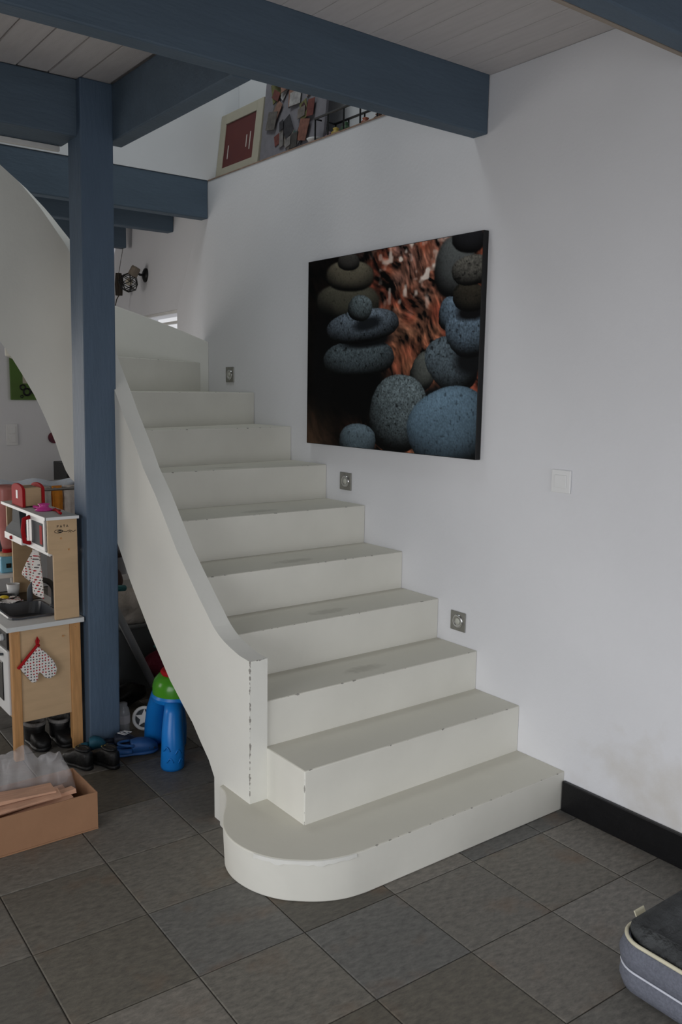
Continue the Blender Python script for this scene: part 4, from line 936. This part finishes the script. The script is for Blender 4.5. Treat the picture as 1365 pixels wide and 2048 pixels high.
def boot(label, loc, rz):
    t = thing('winter_boot', label, 'boot', loc, rz, 'boots under the toy kitchen'); m0 = ROOTM[t.name]
    def P(nm, bm, mt, **k): return obj(nm, xf(bm, m0), mt, t, **k)
    P('sole', loft(shoe_rings(.17, .085, [(0, .02), (1, .02)], WID)), m_shoe, smooth=True)
    P('foot', loft(shoe_rings(.165, .082, [(0, .07), (.4, .075), (.6, .06), (.85, .045), (1, .025)], WID, zb=.012)), m_shoe, smooth=True)
    P('shaft', lathe([(.050, .03), (.053, .08), (.058, .108), (.052, .110), (.049, .08), (.044, .055), (0, .052)], 20, (-.030, 0, 0), 1.0, .84, cap=False), m_shoe, smooth=True)
    P('fleece_lining', lathe([(.058, .100), (.060, .112), (.051, .116), (.046, .108), (.042, .07), (.0, .06)], 20, (-.030, 0, 0), 1.0, .84, cap=False), m_fleece, smooth=True)
    return t
boot('black winter boot with grey lining under the toy kitchen, nearer its front leg', (-1.480, 1.775, 0.001), -1.45)
boot('black winter boot with grey lining under the toy kitchen, nearer the post', (-1.375, 1.755, 0.001), -1.50)

# ------------------------------------------------------------------ cardboard box with kindling and a plastic bag
m_card = M('brown_cardboard', (150, 112, 84), 0.85, 0.05, 7, 0.1, 50)
cb_ = thing('cardboard_box', 'open shallow cardboard box of wood pieces at the left edge', 'box', (-1.84, 1.03, 0), 0)
bx = (-2.16, -1.540, .905, 1.155, .145)
obj('box_bottom', B(bx[0], bx[1], bx[2], bx[3], 0.001, .007), m_card, cb_)
for q in ((bx[0], bx[1], bx[2], bx[2]+.006), (bx[0], bx[1], bx[3]-.006, bx[3]), (bx[0], bx[0]+.006, bx[2]+.006, bx[3]-.006), (bx[1]-.006, bx[1], bx[2]+.006, bx[3]-.006)):
    obj('box_side', B(*q, .007, bx[4]), m_card, cb_, bevel=.0015)
m_kind = M('split_wood', (196, 152, 126), 0.75, 0.16, 9, 0.3, 60, stretch=(1.2, 9, 9), rand=0.12)
for k, (x0, x1, y_, za, zb_, wd, lab) in enumerate(((-2.14, -1.675, 1.005, .185, .168, .080, 'palest wide wood strip at the back of the pile in the box'), (-2.12, -1.665, .962, .150, .160, .060, 'reddish wood strip lying highest in the middle of the box'), (-2.10, -1.600, .985, .112, .140, .050, 'long thin wood strip reaching towards the right end of the box'),
     (-2.12, -1.620, .940, .100, .128, .045, 'narrow wood strip just inside the front of the box'), (-2.08, -1.60, 1.06, .08, .10, .06, 'wood strip under the plastic bag at the back of the box'), (-2.12, -1.70, .950, .060, .064, .06, 'wood strip lying deepest at the front of the box'))):
    L_ = math.hypot(x1-x0, zb_-za); bm = bmesh.new()
    rg = []
    for i in range(7):
        t = i/6; ww = wd/2*(1-.25*t*(k % 2)-.05*math.sin(9*t+k)); hh = .007+.003*math.sin(5*t+k)
        rg.append([(L_*t, -ww, -hh), (L_*t, ww, -hh+.002), (L_*t, ww*.9, hh), (L_*t, -ww*.95, hh-.002)])
    loft(rg, bm); xf(bm, place((x0, y_, za), .02*(k-2), .25*math.sin(2.1*k), -math.atan2(zb_-za, x1-x0)))
    tag(obj('wood_strip', bm, m_kind), lab, 'wood', 'split wood in the cardboard box')
m_bag = film('clear_plastic_bag', (205, 203, 205), 0.24, 0.2)
bagtop = [(-2.08, .20), (-1.95, .25), (-1.86, .272), (-1.80, .298), (-1.745, .316), (-1.715, .268), (-1.695, .250), (-1.66, .262), (-1.62, .252), (-1.595, .215), (-1.572, .150)]
def bagf(u, v):
    x = -2.08+.508*u; zt = interp(bagtop, x); a = PI*v
    z = .10+(zt-.10)*math.sin(a)**.8+(.007*math.sin(31*u+9*v)+.006*math.sin(57*u-14*v))*math.sin(a)
    y = 1.035+.105*v+(.012*math.sin(23*u+8*v)+.008*math.sin(47*u-11*v))*math.sin(a)
    return (x, min(y, 1.146), z)
tag(obj('plastic_bag', sheet(bagf, 70, 30), m_bag, smooth=False), 'crumpled clear plastic bag on the wood in the cardboard box', 'bag')

# ------------------------------------------------------------------ under the stairs
m_bluepl = M('bright_blue_plastic', (22, 122, 206), 0.32, 0.04, 12)
m_greenpl = M('green_plastic', (72, 148, 34), 0.22, 0.06, 9)
at_ = thing('activity_table', 'blue legged toddler activity table with green dome under the parapet', 'toy table', (-1.02, 1.32, 0))
TC = Vector((-1.000, 1.340, 0))
for (lx_, ly_) in ((-1.082, 1.226), (-1.022, 1.525), (-.965, 1.435)):
    top_ = Vector((lx_, ly_, 0)).lerp(TC, .34)
    lg = tube([(lx_, ly_, 0.0), (lx_, ly_, .012), (lx_+.004, ly_, .09), (lx_*.75+top_.x*.25, ly_*.75+top_.y*.25, .16), (lx_*.3+top_.x*.7, ly_*.3+top_.y*.7, .23), (top_.x, top_.y, .27)], [.048, .051, .050, .046, .041, .038], 20)
    lo = obj('leg', lg, m_bluepl, at_, smooth=True)
    if ly_ < 1.25:
        q = bmesh.new()
        for z_, a in ((.05, -2.2), (.085, -1.5), (.045, -1.2), (.10, -2.5)): tube([(lx_+.050*math.cos(a+d), ly_+.050*math.sin(a+d), z_+.010*math.cos(d*9)) for d in (-.3, -.2, -.1, 0, .1, .2, .3)], .003, 6, q)
        obj('relief', q, m_bluepl, lo, smooth=True)
obj('rim', lathe([(.0, .245), (.085, .248), (.108, .262), (.113, .280), (.108, .292), (.0, .292)], 32, TC), m_bluepl, at_, smooth='auto')
obj('dome', lathe([(.107, .290), (.107, .325), (.098, .352), (.080, .372), (.055, .382), (.0, .384)], 32, TC, cap=False), m_greenpl, at_, smooth=True)
obj('red_ring', lathe([(.060, .378), (.066, .390), (.060, .400), (.045, .400), (.0, .396)], 28, (TC.x-.012, TC.y-.012, 0), cap=False), m_red, at_, smooth=True)
q = bmesh.new()
for a in (0, PI/2, PI/4, 3*PI/4): tube([(TC.x-.012+.038*math.cos(a), TC.y-.012+.038*math.sin(a), .405), (TC.x-.012-.038*math.cos(a), TC.y-.012-.038*math.sin(a), .405)], .008, 8, q)
obj('yellow_dial', q, M('yellow_plastic', (226, 190, 40), .35, .05, 10), at_, smooth=True)
# toy wheel
wh = thing('round_star_toy', 'white round toy with star hub leaning behind the blue activity table', 'toy', (-1.03, 1.66, 0))
wm = place((-1.008, 1.672, .060), -.60, -.20)
bm = tube([(.050*math.cos(a), 0, .050*math.sin(a)) for a in [2*PI*k/28 for k in range(28)]], .0085, 8, closed=True); obj('rim', xf(bm, wm), m_kwhite, wh, smooth=True)
bm = bmesh.new(); pts_ = []
for k in range(10):
    r_ = .046 if k % 2 == 0 else .020; a = PI/2+PI*k/5; pts_.append((r_*math.cos(a), r_*math.sin(a)))
prism(pts_, -.004, .004, bm); xf(bm, wm @ Matrix.Rotation(PI/2, 4, 'X')); obj('star_hub', bm, m_kwhite, wh, bevel=.002)
bm = lathe([(0, 0), (.047, 0), (.047, .003), (0, .003)], 24); xf(bm, wm @ Matrix.Translation((0, .010, 0)) @ Matrix.Rotation(PI/2, 4, 'X')); obj('grey_disc', bm, m_kgrey, wh)
# clear bottle
jb = thing('plastic_bottle', 'small clear plastic bottle standing right of the post foot', 'bottle', (-1.105, 1.692, 0))
m_clear = film('clear_bottle_plastic', (200, 202, 206), 0.40, 0.12)
obj('bottle_body', lathe([(.0, .001), (.028, .001), (.031, .01), (.030, .05), (.032, .06), (.031, .10), (.026, .125), (.020, .135), (.020, .15), (.0, .15)], 20, (-1.105, 1.692, 0)), m_clear, jb, smooth=True)
obj('label', lathe([(.0312, .055), (.0328, .062), (.0318, .095)], 20, (-1.105, 1.692, 0), cap=False), film('pale_label', (200, 196, 200), .6), jb, smooth=True)
# piled household things
m_pipe = M('grey_plastic_pipe', (158, 162, 168), 0.45, 0.05, 12)
vp = thing('vacuum_pipe', 'slanting grey vacuum cleaner pipe under the stairs', 'pipe', (-.83, 1.95, .03))
obj('tube', tube([(-1.045, 2.02, .62), (-.826, 1.96, .105)], .020, 16), m_pipe, vp, smooth=True)
obj('nozzle', tube([(-.828, 1.962, .108), (-.80, 1.955, .04), (-.78, 1.95, .006)], [.020, .026, .026], 12), m_blackmetal, vp, smooth=True)
def bag(name, label, cat, mat, c, r, seed, amp=.18, sub=None):
    bm = bmesh.new(); bmesh.ops.create_icosphere(bm, subdivisions=4, radius=1)
    rd = random.Random(seed); ks = [(Vector((rd.uniform(-1, 1), rd.uniform(-1, 1), rd.uniform(-1, 1)))*rd.uniform(2, 6), rd.uniform(0, 6)) for _ in range(7)]
    for v in bm.verts:
        d = v.co.normalized(); s = 1+amp*sum(math.sin(k.dot(d)+p) for k, p in ks)/3
        v.co = Vector((c[0]+d.x*r[0]*s, c[1]+d.y*r[1]*s, max(c[2]+d.z*r[2]*s, c[2]-r[2]*.92)))
    return tag(obj(name, bm, mat, smooth=True), label, cat)
gb = thing('grey_tub', 'grey plastic tub behind the slanting pipe', 'tub', (-.80, 2.32, 0))
obj('tub_body', loft([rr3 for rr3 in [[(x, y, z) for x, y in rr(-.93-e, -.60+e, 2.20-e, 2.46+e, .04)] for e, z in ((0, .001), (.03, .34), (.03, .365))]]), M('dark_grey_plastic', (110, 115, 118), 0.4, 0.06, 8), gb)
obj('tub_rim', tube([(x, y, .365) for x, y in rr(-.965, -.565, 2.165, 2.495, .05)], .012, 8, closed=True), M('dark_grey_plastic_rim', (118, 122, 126), 0.4, 0.06, 8), gb, smooth=True)
bag('white_cloth', 'crumpled white cloth lying on the grey tub', 'cloth', M('offwhite_cloth', (196, 190, 186), .95, .1, 20, .5, 60), (-.80, 2.28, .445), (.135, .09, .085), 3, .3)
bag('maroon_cushion', 'maroon cushion with pale edge at the foot of the grey tub', 'cushion', M('maroon_fabric', (110, 30, 52), .9, .12, 20, .3, 90), (-.70, 2.05, .17), (.14, .09, .075), 5, .1)
bag('teal_cloth', 'teal cloth on top of the maroon cushion', 'cloth', M('teal_fabric', (70, 140, 140), .9, .1, 20), (-.66, 2.09, .262), (.09, .05, .022), 9, .12)
bag('black_bag', 'black bag lying on the floor below the pipe end', 'bag', M('black_nylon', (14, 14, 15), .5, .2, 30), (-.925, 2.03, .055), (.085, .06, .055), 12, .16)
bag('brown_blanket', 'brown folded blanket beside the post under the stairs', 'blanket', M('brown_blanket_cloth', (96, 84, 72), .95, .12, 12, .4, 80), (-1.06, 2.16, .14), (.085, .11, .15), 15, .2)
bag('dark_brown_bag', 'dark brown bag above the white cloth under the stairs', 'bag', M('dark_brown_leather', (70, 46, 40), .7, .2, 12), (-.90, 2.42, .58), (.10, .08, .075), 18, .15)
sh = thing('storage_shelf', 'dark storage shelf half hidden behind the post under the stairs', 'shelf', (-.80, 2.62, 0))
m_shelf = M('dark_shelf_wood', (58, 48, 46), .5, .15, 12)
for z_ in (.05, .36, .665): obj('shelf_board', B(-1.06, -.50, 2.55, 2.80, z_, z_+.02), m_shelf, sh, bevel=.001)
for x_ in (-1.075, -.50): obj('shelf_side', B(x_, x_+.015, 2.55, 2.80, 0, .84), m_shelf, sh, bevel=.001)
obj('shelf_top', B(-1.06, -.50, 2.55, 2.80, .825, .84), m_shelf, sh)
tg = thing('white_carton', 'small white carton standing on the dark storage shelf', 'box', (-.73, 2.60, .381))
obj('carton', B(-.80, -.62, 2.56, 2.70, .3805, .53), m_switch, tg, bevel=.002)
bag('lilac_cloth', 'pale lilac cloth on the upper board of the storage shelf', 'cloth', M('lilac_cloth', (176, 172, 184), .9, .1, 20), (-.78, 2.62, .735), (.10, .06, .05), 21, .2)
bag('maroon_bag', 'dark red bag on top of the storage shelf beside the post', 'bag', M('dark_red_cloth', (70, 34, 40), .9, .15, 16), (-.80, 2.66, .93), (.13, .09, .085), 24, .15)
tag(obj('teal_roll', tube([(-.99, 2.10, .605), (-.90, 2.13, .590)], .016, 12), M('teal_plastic', (40, 120, 128), .5, .05, 12), smooth=True), 'short teal roll sticking out beside the post', 'roll')

# ------------------------------------------------------------------ dog bed
m_bedside = M('grey_woven_bed_fabric', (106, 109, 120), 0.95, 0.14, 120, 0.5, 220)
m_fur = M('dark_plush_fur', (34, 36, 38), 0.95, 0.4, 9, 1.0, 70, col2=(74, 76, 77))
m_pipng = M('cream_piping', (206, 200, 176), 0.8, 0.05, 30)
bd = thing('dog_bed', 'grey fabric dog bed with dark plush top at the lower right', 'dog bed', (-.38, -1.15, 0))
def br(e, r=.075): return rr(-.710-e, -.075+e, -1.56-e, -.735+e, r+e, 7)
def wob(p, z, k=0): return [(x+.006*math.sin(9*y+3*x+z*20), y+.005*math.sin(11*x+z*30), z+.004*math.sin(8*x+7*y)*(z > .02)) for x, y in p]
obj('side_wall', loft([wob(br(e), z) for e, z in ((-.30, .002), (-.02, .001), (0.0, .012), (.008, .035), (.002, .062), (-.006, .070), (.004, .080), (.010, .11), (.004, .138), (-.004, .148), (-.012, .146))], caps=False), m_bedside, bd, smooth=True)
obj('top_piping', tube([(x, y, z) for x, y, z in wob(br(.0), .150)], .0055, 8, closed=True), m_pipng, bd, smooth=True)
obj('mid_seam', tube([(x, y, z) for x, y, z in wob(br(.0005), .071)], .0032, 8, closed=True), M('white_seam_piping', (200, 202, 212), .8, .05, 30), bd, smooth=True)
def furr(e, z, k): return [(x+.010*math.sin(31*y+17*x+k), y+.010*math.sin(27*x+19*y+k), z+.008*math.sin(40*x+33*y+k*2)) for x, y in br(e)]
obj('plush_top', loft([furr(-.006, .146, 0), furr(-.02, .168, 1), furr(-.05, .180, 2), furr(-.085, .168, 3), furr(-.12, .128, 4), furr(-.15, .105, 5), [(x, y, .10) for x, y in br(-.25)]]), m_fur, bd, smooth=True)
bm = B(-.022, .022, -.002, .002, -.012, .020); xf(bm, place((-.575, -.729, .150), 0.0, -.5)); obj('tag', bm, m_pipng, bd)
